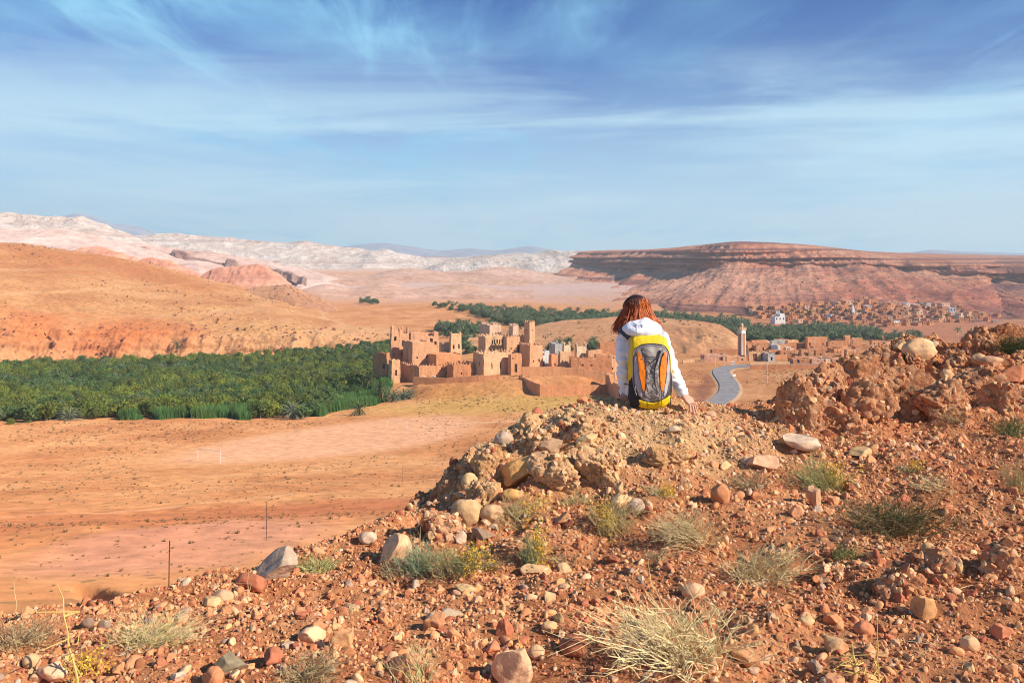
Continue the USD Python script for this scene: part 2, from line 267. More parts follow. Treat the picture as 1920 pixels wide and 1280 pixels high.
# ------------------------------------------------------------------ the knoll in front: a height field around the camera
KN = [  # pixel of the photograph and distance of the ground there
 (-300,1280,3.1),(0,1280,3.1),(400,1280,3.15),(800,1280,3.15),(1200,1280,3.2),(1600,1280,3.2),(1920,1280,3.2),(2300,1280,3.2),
 (0,1215,3.6),(300,1190,3.7),(600,1170,3.75),(900,1150,3.85),(1200,1130,3.95),(1500,1120,4.0),(1750,1100,4.0),(1920,1090,4.0),(2300,1080,4.0),
 (-300,1180,3.9),(0,1165,4.0),(200,1140,4.1),(330,1115,4.25),(440,1085,4.5),(540,1050,4.8),(640,1022,5.0),(700,1000,5.15),(790,968,5.4),(860,910,5.8),(890,862,6.15),(945,835,6.3),(1010,797,6.5),(1080,776,6.65),(1150,768,6.75),(1230,764,6.8),(1300,770,6.85),(1380,778,6.95),(1460,790,7.05),
 (700,1080,4.6),(900,1040,4.75),(1100,1010,4.8),(1300,1000,4.75),(1500,1000,4.75),(1700,990,4.8),(1920,960,4.9),(2300,940,5.0),
 (950,960,5.25),(1000,900,5.65),(1080,850,6.0),(1200,830,6.1),(1350,840,6.05),(1150,920,5.4),(1350,910,5.5),(1500,860,6.0),(1600,900,5.6),(1800,880,5.7),(2100,850,5.8),
 (1490,795,7.1),(1485,765,7.5),(1520,728,7.9),(1570,800,6.9),(1600,760,7.5),(1600,695,8.3),(1660,690,8.5),(1700,665,8.8),(1740,660,8.9),(1790,668,8.95),(1840,652,9.2),(1880,640,9.4),(1960,630,9.6),(2200,600,9.9),
 (1650,780,7.2),(1720,740,7.8),(1800,720,8.1),(1900,700,8.4),(1750,820,6.5),(1900,800,6.7),(2200,760,7.2)]
_kp = np.array([P(*k) for k in KN])
_kp = np.vstack([_kp, [[-7, 2.3, 43.9], [-3.5, 1.2, 44.3], [0, 0.5, 44.4], [4, 1.0, 44.5], [8, 2.0, 44.7], [0, -4, 44.3], [-8, -4, 43.8], [8, -4, 44.6]]])
_krbf = RBFInterpolator(_kp[:, :2], _kp[:, 2], kernel='thin_plate_spline', smoothing=0.004)
_ed = np.array([(-1400, 4.2), (-300, 4.1), (0, 4.1), (200, 4.2), (330, 4.35), (440, 4.6), (540, 4.9), (640, 5.1), (700, 5.25), (790, 5.5), (860, 5.9), (890, 6.2), (945, 6.4), (1010, 6.6), (1080, 6.75), (1150, 6.9), (1230, 7.0), (1300, 7.0), (1380, 7.05), (1440, 7.15), (1480, 7.55), (1520, 8.0), (1600, 8.4), (1700, 8.9), (1790, 9.05), (1880, 9.5), (2200, 10.0), (3200, 10.5)], float)
def K(x, y, detail=True):
    x, y = np.asarray(x, float), np.asarray(y, float)
    px = np.clip(x / np.maximum(y, 0.6) * F + CX, -1400, 3200)
    ye = np.where(y > 0.6, np.interp(px, _ed[:, 0], _ed[:, 1]), 99.0)
    s = np.minimum(1.0, ye / np.maximum(y, 0.01))                         # clamp to the brink along the line of sight from above
    bx, by = x * s, y * s
    z = _krbf(np.stack([bx.ravel(), by.ravel()], 1)).reshape(x.shape)
    d = np.maximum(0, y - ye)
    los = (CAMZ - z) / np.maximum(ye, 1)
    z = z - d * los * 1.22 - np.where(d < 1.6, 0.30 * d ** 2, 0.30 * 1.6 ** 2 + 0.9 * (d - 1.6))
    if detail:
        hump = np.exp(-(((x - 0.45) / 1.6) ** 2 + ((y - 6.2) / 0.9) ** 2)); left = np.exp(-(((x + 0.35) / 0.8) ** 2 + ((y - 6.0) / 0.8) ** 2)); right = smooth(x, 1.9, 2.5) * smooth(y, 6.2, 7.2)
        seat = np.exp(-(((x - 1.06) / 0.45) ** 2 + ((y - 6.75) / 0.35) ** 2))
        amp = 1 - 0.85 * seat; hw = np.clip(hump + left, 0, 1)
        z = z + (fbm2(x, y, 0.9, 3, 41) * 0.16 + fbm2(x, y, 0.28, 3, 43) * 0.105 + (ridged(x, y, 0.5, 4, 47) - 0.47) * (0.085 + 0.14 * left + 0.16 * right) + fbm2(x, y, 0.07, 2, 49) * 0.022 + hw * ((ridged(x * .75 + y * .5, y * .6 - x * .3, 0.33, 4, 61) - .47) * .15 + np.abs(fbm2(x, y, .13, 3, 62)) * .10)) * amp
        z = z + right * (np.abs(fbm2(x, y, 0.38, 4, 53)) * 0.30 - 0.05) + right * fbm2(x, y, 1.3, 3, 57) * 0.28 + right * (ridged(x, y, .24, 4, 58) - .47) * .20 + right * np.clip(fbm2(x, y, .75, 2, 64), -.05, .2) * .5
        st = (x * 0.8 - y * 0.45) * 3.1 + fbm2(x, y, 0.7, 3, 59) * 3.4              # tilted beds on the flank of the hump
        z = z + left * (np.abs(((st % 1) - 0.5) * 2) ** 2 - 0.4) * 0.085
    return z
nU2, nR2 = 760, 520
ku = np.linspace(-0.80, 0.80, nU2)
ky = np.concatenate([np.linspace(-4, 2.2, 30)[:-1], np.linspace(2.2, 10.5, 430), np.linspace(10.5, 16, nR2 - 458)[1:]])
nR2 = len(ky)
kx_ = ku[None, :] * (ky[:, None] + 5.5); ky_ = np.repeat(ky[:, None], nU2, 1)
kz_ = K(kx_, ky_)
def knoll_material():
    return earth('knoll_soil', [(0.28, (0.36, 0.125, 0.055)), (0.45, (0.50, 0.195, 0.082)), (0.6, (0.60, 0.265, 0.115)), (0.78, (0.66, 0.34, 0.17))], 1.6, 30, bump=1.0, bump_dist=0.03, speck=(26, 0.16, (0.56, 0.34, 0.20)),
        patch_=[((0.75, 6.3, 44.6), (1.75, 1.15, 5), 0.12, (0.64, 0.40, 0.19), 0.9, 0.8), ((4.2, 5.5, 44), (2.6, 2.4, 5), 0, (0.48, 0.165, 0.065), 0.5, 0.9), ((3.2, 8.2, 45), (1.6, 1.6, 5), 0, (0.60, 0.29, 0.12), 0.6, 0.9)])
knoll_mat = knoll_material()
obj('knoll_ground', (np.stack([kx_, ky_, kz_], -1).reshape(-1, 3), grid_faces(nR2, nU2)[:, ::-1]), knoll_mat, smooth=True, kind='structure')
_krgi = RegularGridInterpolator((ky, ku), kz_, bounds_error=False, fill_value=None)
def KZ(x, y):
    x, y = np.asarray(x, float), np.asarray(y, float); x, y = np.broadcast_arrays(x, y); return _krgi(np.stack([y, np.clip(x / (y + 5.5), -0.8, 0.8)], -1)).reshape(x.shape)
def normal_at(fn, x, y, e=0.05):
    zx, zy = (fn(x + e, y) - fn(x - e, y)) / (2 * e), (fn(x, y + e) - fn(x, y - e)) / (2 * e)
    n = np.stack([-zx, -zy, np.ones_like(zx)], -1); return n / np.linalg.norm(n, axis=-1, keepdims=True)
def on_knoll(px, py):
    """where the line of sight through a pixel meets the knoll"""
    Y = np.geomspace(2.3, 11, 900); z = CAMZ - (py - HY) / F * Y; x = (px - CX) / F * Y
    h = KZ(x, Y) > z
    i = int(np.argmax(h)) if h.any() else int(np.argmin(np.where((Y > 3) , np.abs(KZ(x, Y) - z), 9e9)))
    return np.array([x[i], Y[i], KZ(x[i], Y[i])])
def on_valley(px, py, lo=12, hi=6000):
    Y = np.geomspace(lo, hi, 2500); z = CAMZ - (py - HY) / F * Y; x = (px - CX) / F * Y
    h = VZ(x, Y) > z
    i = int(np.argmax(h)) if h.any() else len(Y) - 1
    return np.array([x[i], Y[i], float(VZ(x[i], Y[i]))])

# ------------------------------------------------------------------ hills
def hill(name, rows, n, m, mat, disp, rn=None, sm=True, strata_step=None):
    g = patch(rows, n, m, rn)
    tu, tv = np.gradient(g, axis=1), np.gradient(g, axis=0)
    nn = np.cross(tu, tv); nn /= np.linalg.norm(nn, axis=-1, keepdims=True) + 1e-9
    nn *= np.sign((nn * (np.array([0, 0, CAMZ]) - g)).sum(-1, keepdims=True)); nn[..., 2] = np.abs(nn[..., 2])
    t = np.linspace(0, 1, n)[:, None]
    g = disp(g, nn, t)
    obj(name, (g.reshape(-1, 3), grid_faces(n, m)), mat, smooth=sm, kind='structure'); return g

# left: the long orange slope behind the oasis
LH = [[(-900, 715, 330), (-300, 700, 400), (0, 704, 470), (150, 698, 490), (300, 690, 505), (450, 686, 520), (600, 684, 530), (720, 680, 540), (800, 660, 560)],
      [(-900, 640, 345), (-300, 628, 415), (0, 632, 485), (150, 634, 505), (300, 634, 520), (450, 630, 535), (600, 640, 548), (720, 642, 560), (800, 636, 580)],
      [(-900, 560, 375), (-300, 560, 450), (0, 572, 515), (150, 588, 540), (300, 596, 560), (450, 602, 575), (600, 612, 585), (720, 622, 600), (800, 625, 620)],
      [(-900, 470, 470), (-300, 490, 560), (0, 510, 650), (150, 525, 680), (300, 545, 700), (450, 565, 715), (600, 592, 720), (720, 611, 730), (800, 620, 740)],
      [(-900, 405, 600), (-300, 428, 700), (0, 455, 800), (150, 470, 830), (300, 503, 850), (450, 536, 860), (600, 572, 860), (720, 600, 860), (800, 615, 860)],
      [(-900, 420, 740), (-300, 445, 840), (0, 470, 940), (150, 495, 960), (300, 528, 980), (450, 560, 990), (600, 590, 990), (720, 612, 980), (800, 625, 980)]]
def disp_left(g, nn, t):
    x, y = g[..., 0], g[..., 1]
    low = 1 - smooth(t, 0.12, 0.34)
    gul = ridged(x, y * 0.45, 16, 4, 71) - 0.47
    band = np.abs(((g[..., 2] + fbm2(x, y, 40, 2, 79) * 9) / 7.0 % 1) - .5) * 2
    h = fbm2(x, y, 60, 4, 73) * 10 * (1 - 0.5 * low) + gul * 17 * low * (1 - smooth(x, -170, -40) * .75) + fbm2(x, y, 7, 4, 75) * (4.5 * low + 1.8) + smooth(band, .3, .7) * 2.6 * low + (ridged(x, y * .5, 38, 3, 78) - .47) * 4
    h = h * smooth(t, 0.0, 0.05)
    return g + nn * h[..., None] * np.array([1, 1, 0.8])
LH_G = hill('left_hill', LH, 300, 620, earth('left_hill_soil', [(0.3, (0.40, 0.165, 0.065)), (0.5, (0.50, 0.235, 0.095)), (0.7, (0.57, 0.30, 0.135))], 0.02, 0.3, bump=0.9, bump_dist=1.6, speck=(0.25, 0.2, (0.26, 0.12, 0.055)), strata=(0.16, (0.58, 0.33, 0.165), 0.5),
     patch_=[((-235, 490, 6), (110, 75, 26), 0.12, (0.54, 0.155, 0.05), 0.8, 1.0), ((-330, 770, 50), (230, 130, 60), 0.1, (0.40, 0.145, 0.05), 0.8, 0.9), ((-150, 540, 5), (60, 60, 12), 0, (0.56, 0.31, 0.125), 0.6, 0.7)]), disp_left, rn=[0, 1, 1.8, 3, 4, 5])
# the dark hump and the little red scar at its foot
HU_G = hill('brown_hump', [[(430, 575, 770), (480, 585, 770), (540, 590, 765), (600, 597, 760), (650, 605, 760)], [(430, 556, 800), (480, 546, 800), (530, 541, 800), (590, 560, 800), (650, 592, 800)],
     [(430, 552, 830), (475, 540, 830), (530, 534, 835), (590, 554, 830), (650, 592, 830)], [(430, 575, 900), (480, 565, 900), (530, 562, 900), (590, 580, 900), (650, 605, 900)]], 60, 120,
     earth('hump_soil', [(0.3, (0.36, 0.16, 0.085)), (0.7, (0.50, 0.26, 0.14))], 0.03, 0.3, bump=0.5, bump_dist=0.8, speck=(0.2, 0.25, (0.18, 0.09, 0.06))), lambda g, nn, t: g + nn * (fbm2(g[..., 0], g[..., 1], 12, 4, 77) * 3.5)[..., None])
# two conical hills behind the slope
def cone_hill(name, x0, x1, apex, flat, yb, Y, seed):
    R = []
    for f, dY in ((0, -60), (0.5, -25), (1.0, 0), (0.55, 40), (0, 80)):
        r = []
        for k in np.linspace(0, 1, 9):
            px = x0 + (x1 - x0) * k
            top = np.interp(px, [x0, apex[0] - flat, apex[0] + flat, x1], [yb, apex[1] + 2, apex[1], yb])
            r.append((px, yb + 22 + (top - yb - 22) * f, Y + dY))
        R.append(r)
    hill(name, R, 90, 130, cone_mat, lambda g, nn, t: g + nn * ((ridged(g[..., 0], g[..., 1] * 0.3, 22, 4, seed) - .47) * 9 * smooth(t, 0.02, 0.2) * (1 - smooth(t, 0.45, 0.6)) + fbm2(g[..., 0], g[..., 1], 8, 3, seed) * 3)[..., None])
cone_mat = earth('cone_soil', [(0.3, (0.52, 0.21, 0.13)), (0.55, (0.60, 0.29, 0.19)), (0.75, (0.66, 0.38, 0.26))], 0.02, 0.2, bump=0.5, bump_dist=1.0, strata=(0.16, (0.42, 0.18, 0.12), 0.5))
cone_hill('conical_hill', 200, 375, (288, 484), 8, 515, 960, 81)
cone_hill('conical_hill', 350, 545, (450, 497), 42, 535, 1000, 83)
cone_hill('conical_hill', 120, 260, (170, 466), 26, 490, 930, 85)

# the low bare hill behind the fortress
BH_G = hill('bare_hill', [[(850, 680, 425), (980, 685, 420), (1060, 685, 415), (1140, 685, 412), (1220, 685, 410), (1300, 685, 408), (1350, 685, 408), (1405, 690, 412)],
     [(880, 634, 450), (980, 636, 445), (1060, 632, 440), (1140, 628, 436), (1220, 628, 434), (1300, 630, 432), (1350, 634, 430), (1395, 652, 430)],
     [(880, 632, 490), (980, 620, 490), (1060, 608, 490), (1140, 602, 490), (1220, 600, 488), (1300, 605, 480), (1350, 615, 470), (1390, 640, 455)],
     [(880, 630, 560), (980, 616, 560), (1060, 604, 560), (1140, 599, 560), (1220, 598, 560), (1300, 602, 550), (1350, 611, 530), (1392, 638, 490)],
     [(880, 645, 640), (980, 640, 640), (1060, 634, 640), (1140, 630, 640), (1220, 630, 640), (1300, 632, 630), (1350, 640, 600), (1400, 660, 540)]], 110, 260,
     earth('bare_hill_soil', [(0.3, (0.42, 0.19, 0.09)), (0.6, (0.51, 0.26, 0.125)), (0.75, (0.55, 0.30, 0.155))], 0.03, 0.35, bump=0.5, bump_dist=0.5, speck=(0.25, 0.15, (0.36, 0.17, 0.09))),
     lambda g, nn, t: g + nn * (fbm2(g[..., 0], g[..., 1], 22, 4, 91) * 4 + (ridged(g[..., 0], g[..., 1] * 0.4, 9, 3, 93) - .45) * 5 * smooth(g[..., 0], 60, 100) * (1 - smooth(t, 0.3, 0.5)))[..., None])

# right: the long table mountain with its cliff
MS = [[(930, 556, 1700), (1060, 588, 980), (1200, 594, 860), (1390, 590, 800), (1520, 612, 748), (1660, 619, 700), (1830, 622, 690), (1880, 622, 700), (1930, 624, 695), (2200, 640, 660), (2700, 660, 600)],
      [(955, 548, 1740), (1080, 570, 1120), (1215, 576, 950), (1390, 572, 880), (1515, 583, 830), (1655, 590, 810), (1830, 598, 790), (1875, 606, 800), (1930, 603, 800), (2200, 618, 730), (2700, 630, 680)],
      [(1050, 516, 1850), (1140, 537, 1470), (1265, 540, 1160), (1385, 540, 1040), (1510, 546, 1010), (1650, 550, 1000), (1830, 562, 960), (1872, 569, 985), (1930, 569, 960), (2200, 580, 850), (2700, 590, 800)],
      [(1074, 496, 1940), (1180, 507, 1660), (1292, 503, 1410), (1380, 497, 1270), (1500, 501, 1285), (1640, 505, 1290), (1830, 520, 1240), (1864, 528, 1255), (1930, 529, 1210), (2200, 542, 1060), (2700, 552, 1000)],
      [(1076, 482, 1950), (1184, 486, 1668), (1296, 480, 1418), (1382, 475, 1280), (1500, 480, 1295), (1640, 489, 1300), (1830, 503, 1250), (1862, 510, 1268), (1930, 511, 1220), (2200, 526, 1070), (2700, 536, 1010)],
      [(1096, 471, 2000), (1200, 469, 1720), (1302, 462, 1480), (1386, 455, 1330), (1500, 460, 1345), (1640, 476, 1350), (1830, 490, 1300), (1862, 492, 1380), (1930, 496, 1270), (2200, 512, 1120), (2700, 526, 1060)],
      [(1120, 470, 2300), (1220, 468, 2000), (1310, 461, 1800), (1390, 454.5, 1650), (1500, 459, 1620), (1640, 472, 1640), (1830, 483, 1650), (1870, 485, 1680), (1930, 488, 1600), (2200, 496, 1550), (2700, 508, 1500)],
      [(1130, 478, 2900), (1230, 476, 2800), (1320, 472, 2700), (1395, 468, 2650), (1500, 470, 2600), (1640, 473, 2700), (1830, 477, 2800), (1870, 478, 2800), (1930, 479, 2800), (2200, 484, 2800), (2700, 494, 2800)]]
def disp_mesa(g, nn, t):
    x, y, z = g[..., 0], g[..., 1], g[..., 2]
    T = t * 7.0
    scree = smooth(T, 0.1, 0.8) * (1 - smooth(T, 2.7, 3.2)); cliff = smooth(T, 2.7, 3.1) * (1 - smooth(T, 4.8, 5.3))
    a = x * 0.94 - y * 0.3
    h = (ridged(a, y * 0.10, 70, 4, 101) - 0.47) * 44 * scree + fbm2(x, y, 14, 4, 103) * 9 * scree + (ridged(a, z * 0.12, 24, 4, 105) - 0.45) * 40 * cliff + (ridged(a, y * 0.2, 130, 2, 109) - .5) * 16 * cliff * (1 - smooth(T, 3.8, 4.6))
    zz = z + fbm2(x, y, 120, 2, 111) * 6
    step = np.abs(((zz / 11.0) % 1) - 0.5) * 2
    cliff = cliff * (1 - .75 * smooth(T, 4.0, 4.7))
    h = h * (1 - .6 * smooth(T, 4.0, 4.7)) + (smooth(step, 0.3, 0.7) - 0.5) * 12 * cliff + (ridged(a, z * .5, 9, 3, 113) - .45) * 14 * cliff + (ridged(a, y * .35, 22, 4, 115) - .47) * 12 * scree + fbm2(x, y, 120, 3, 107) * 6 * smooth(T, 4.9, 5.6)
    return g + nn * h[..., None] * np.array([1, 1, 0.45]) * np.stack([1 + 0 * T * x, 1 + 0 * T * x, 1 - .9 * smooth(T, 2.9, 3.6) + 0 * x], -1)
mesa_mat = earth('table_mountain_rock', [(0.28, (0.38, 0.130, 0.070)), (0.46, (0.50, 0.205, 0.115)), (0.6, (0.58, 0.28, 0.165)), (0.78, (0.64, 0.37, 0.24))], 0.02, 0.13, bump=0.9, bump_dist=3.0, speck=(0.17, 0.30, (0.22, 0.09, 0.07)), strata=(0.14, (0.17, 0.07, 0.065), 0.85),
     patch_=[((560, 900, 20), (420, 300, 60), 0, (0.46, 0.13, 0.075), 0.6, 0.9), ((250, 1100, 10), (160, 300, 40), 0, (0.62, 0.34, 0.23), 0.5, 0.9)])
MS_G = hill('table_mountain', MS, 420, 760, mesa_mat, disp_mesa, rn=[0, 1, 2, 3, 3.7, 4.5, 5.5, 7])

# far left: pale ridges, then blue mountains
def ridge(name, crest, base, Y, depth, mat, seed, amp=1.0, n=150, m=620, cliffs=0.0):
    X = np.array([c[0] for c in crest], float); cy = np.array([c[1] for c in crest], float); by = np.interp(X, [b[0] for b in base], [b[1] for b in base])
    R = [[(x, b + 6, Y - depth) for x, b in zip(X, by)], [(x, b, Y - depth * .9) for x, b in zip(X, by)], [(x, c + (b - c) * .55, Y - depth * .55) for x, c, b in zip(X, cy, by)],
         [(x, c + (b - c) * .12, Y - depth * .12) for x, c, b in zip(X, cy, by)], [(x, c, Y) for x, c in zip(X, cy)], [(x, c + (b - c) * .35, Y + depth * .5) for x, c, b in zip(X, cy, by)], [(x, b + 8, Y + depth) for x, b in zip(X, by)]]
    def disp(g, nn, t):
        x, y = g[..., 0], g[..., 1]
        s = Y / 2000.0
        h = ((ridged(x, y * 0.35, 190 * s, 5, seed) - 0.47) * 58 * s + fbm2(x, y, 60 * s, 4, seed + 1) * 16 * s + (ridged(x + y * .3, y * .5, 55 * s, 4, seed + 2) - .47) * 20 * s) * amp * smooth(t, 0.03, 0.2)
        return g + nn * h[..., None] * np.array([1, 1, 0.5])
    hill(name, R, n, m, mat, disp)
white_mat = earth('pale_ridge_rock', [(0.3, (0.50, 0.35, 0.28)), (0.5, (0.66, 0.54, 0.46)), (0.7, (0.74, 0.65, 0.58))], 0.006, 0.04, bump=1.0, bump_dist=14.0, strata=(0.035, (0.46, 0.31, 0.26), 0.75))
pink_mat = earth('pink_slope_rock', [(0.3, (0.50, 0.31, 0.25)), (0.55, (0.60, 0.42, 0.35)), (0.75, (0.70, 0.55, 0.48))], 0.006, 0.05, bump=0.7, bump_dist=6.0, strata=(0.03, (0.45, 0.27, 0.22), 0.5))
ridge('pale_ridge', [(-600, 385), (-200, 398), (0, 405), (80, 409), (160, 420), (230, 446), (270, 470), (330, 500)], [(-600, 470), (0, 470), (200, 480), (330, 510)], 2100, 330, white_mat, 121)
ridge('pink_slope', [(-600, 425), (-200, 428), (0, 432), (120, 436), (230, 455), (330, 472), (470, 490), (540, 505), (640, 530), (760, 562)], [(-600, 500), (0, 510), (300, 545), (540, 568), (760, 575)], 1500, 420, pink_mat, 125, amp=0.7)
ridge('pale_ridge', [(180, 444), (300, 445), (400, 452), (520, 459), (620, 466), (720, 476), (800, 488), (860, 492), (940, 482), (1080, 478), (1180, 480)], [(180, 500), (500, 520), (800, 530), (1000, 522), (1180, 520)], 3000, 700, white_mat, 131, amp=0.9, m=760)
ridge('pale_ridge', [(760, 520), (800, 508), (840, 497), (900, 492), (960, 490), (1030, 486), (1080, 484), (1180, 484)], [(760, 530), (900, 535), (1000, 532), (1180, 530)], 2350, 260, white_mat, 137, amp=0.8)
_sc = [(226, 456, 1470), (262, 464, 1450), (290, 466, 1440), (330, 470, 1420), (380, 476, 1395), (430, 485, 1370), (470, 493, 1345), (500, 501, 1320), (530, 508, 1300), (575, 521, 1270)]
hill('dark_scarp', [[(a, b + e, Y + d) for a, b, Y in _sc] for e, d in ((16, -10), (7, -4), (1, 0), (0, 14), (6, 60))], 40, 300, earth('scarp_rock', [(0.3, (0.34, 0.19, 0.15)), (0.7, (0.52, 0.34, 0.28))], 0.03, 0.2, bump=0.8, bump_dist=2.0), lambda g, nn, t: g + nn * ((ridged(g[..., 0], g[..., 2] * .4, 16, 3, 149) - .5) * 10 * (1 - smooth(t, .5, .8)))[..., None] - np.array([0, 0, 1]) * (9 * smooth(fbm2(g[..., 0], 0 * g[..., 0], 45, 2, 151), -.02, .08))[..., None])
roll_mat = earth('rolling_hill_soil', [(0.3, (0.46, 0.25, 0.16)), (0.55, (0.55, 0.34, 0.25)), (0.75, (0.60, 0.42, 0.34))], 0.01, 0.08, bump=0.8, bump_dist=3.0, strata=(0.06, (0.42, 0.23, 0.16), 0.5))
ridge('rolling_hill', [(560, 549), (610, 539), (660, 545), (720, 535), (780, 544), (860, 537), (930, 546), (1000, 550)], [(560, 556), (780, 556), (1000, 556)], 1180, 150, roll_mat, 161, amp=.5, n=70, m=300)
ridge('rolling_hill', [(520, 528), (600, 513), (680, 519), (760, 506), (850, 515), (930, 505), (1010, 515), (1090, 526)], [(520, 535), (760, 534), (1090, 536)], 1650, 260, roll_mat, 165, amp=.55, n=70, m=300)
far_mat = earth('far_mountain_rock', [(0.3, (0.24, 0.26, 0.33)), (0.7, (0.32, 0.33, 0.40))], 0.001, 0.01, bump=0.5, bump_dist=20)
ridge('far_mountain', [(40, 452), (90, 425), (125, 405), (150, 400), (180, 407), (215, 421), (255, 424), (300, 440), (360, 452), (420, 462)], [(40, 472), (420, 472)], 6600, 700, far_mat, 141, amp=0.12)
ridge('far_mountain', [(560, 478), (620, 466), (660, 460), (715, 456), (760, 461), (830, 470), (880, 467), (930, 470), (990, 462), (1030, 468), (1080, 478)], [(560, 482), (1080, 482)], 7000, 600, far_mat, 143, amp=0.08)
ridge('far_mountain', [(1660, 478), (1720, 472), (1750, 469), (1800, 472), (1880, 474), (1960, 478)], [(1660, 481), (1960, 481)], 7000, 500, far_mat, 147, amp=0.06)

# ------------------------------------------------------------------ the air
haze_mat = usdkit.material(stage, '/World/Looks/haze', {'v': ('principled_volume', {'color': (0.84, 0.94, 1.0), 'density': 0.00013, 'anisotropy': 0.1})}, [], volume='v.volume')
hz = trimesh.creation.box(bounds=[[-8200, -300, -70], [8200, 7750, 440]])
obj('haze', hz, haze_mat, kind='stuff', label='pale blue haze over the valley', cat='haze')

# ------------------------------------------------------------------ buildings
def mud(name, color, vary=0.22):
    c = np.array(color)
    return earth(name, [(0.28, tuple(c * 0.62)), (0.42, tuple(c * .9)), (0.55, tuple(c)), (0.75, tuple(np.minimum(c * 1.18, 0.85)))], 0.8, 2.6, bump=0.8, bump_dist=0.15, stretch=(1, 1, 0.16))
WALLS = {'red': mud('red_clay', (0.62, 0.30, 0.145)), 'rust': mud('rust_clay', (0.57, 0.255, 0.12)), 'salmon': mud('salmon_plaster', (0.70, 0.39, 0.21)), 'tan': mud('tan_clay', (0.70, 0.43, 0.24)),
         'earth': mud('earth_clay', (0.66, 0.355, 0.195)), 'pink': mud('pink_plaster', (0.66, 0.36, 0.24)), 'white': mud('white_limewash', (0.74, 0.72, 0.69)), 'cream': mud('cream_plaster', (0.72, 0.52, 0.33)),
         'grey': mud('grey_render', (0.50, 0.47, 0.43)), 'pale': mud('pale_salmon_clay', (0.72, 0.48, 0.32)), 'orange': mud('orange_clay', (0.68, 0.31, 0.145))}
dark_wood = plain('dark_opening_wood', (0.035, 0.022, 0.016), 0.8)
white_trim = plain('white_trim', (0.72, 0.70, 0.66), 0.8)
blue_shutter = plain('blue_grey_shutter', (0.16, 0.19, 0.24), 0.6)
purple_door = plain('purple_painted_door', (0.10, 0.06, 0.22), 0.6)
iron_door = plain('brown_iron_door', (0.16, 0.055, 0.03), 0.6)
reed_roof = plain('roof_earth', (0.40, 0.20, 0.12), 0.95)
def Bx(a, b):
    a, b = np.minimum(a, b), np.maximum(a, b); return m3.Manifold.cube(list(map(float, b - a))).translate(list(map(float, a)))
def Bxt(*ab):
    return trimesh.creation.box(bounds=np.array(ab, float))
def cat_m(L): return trimesh.util.concatenate(L)
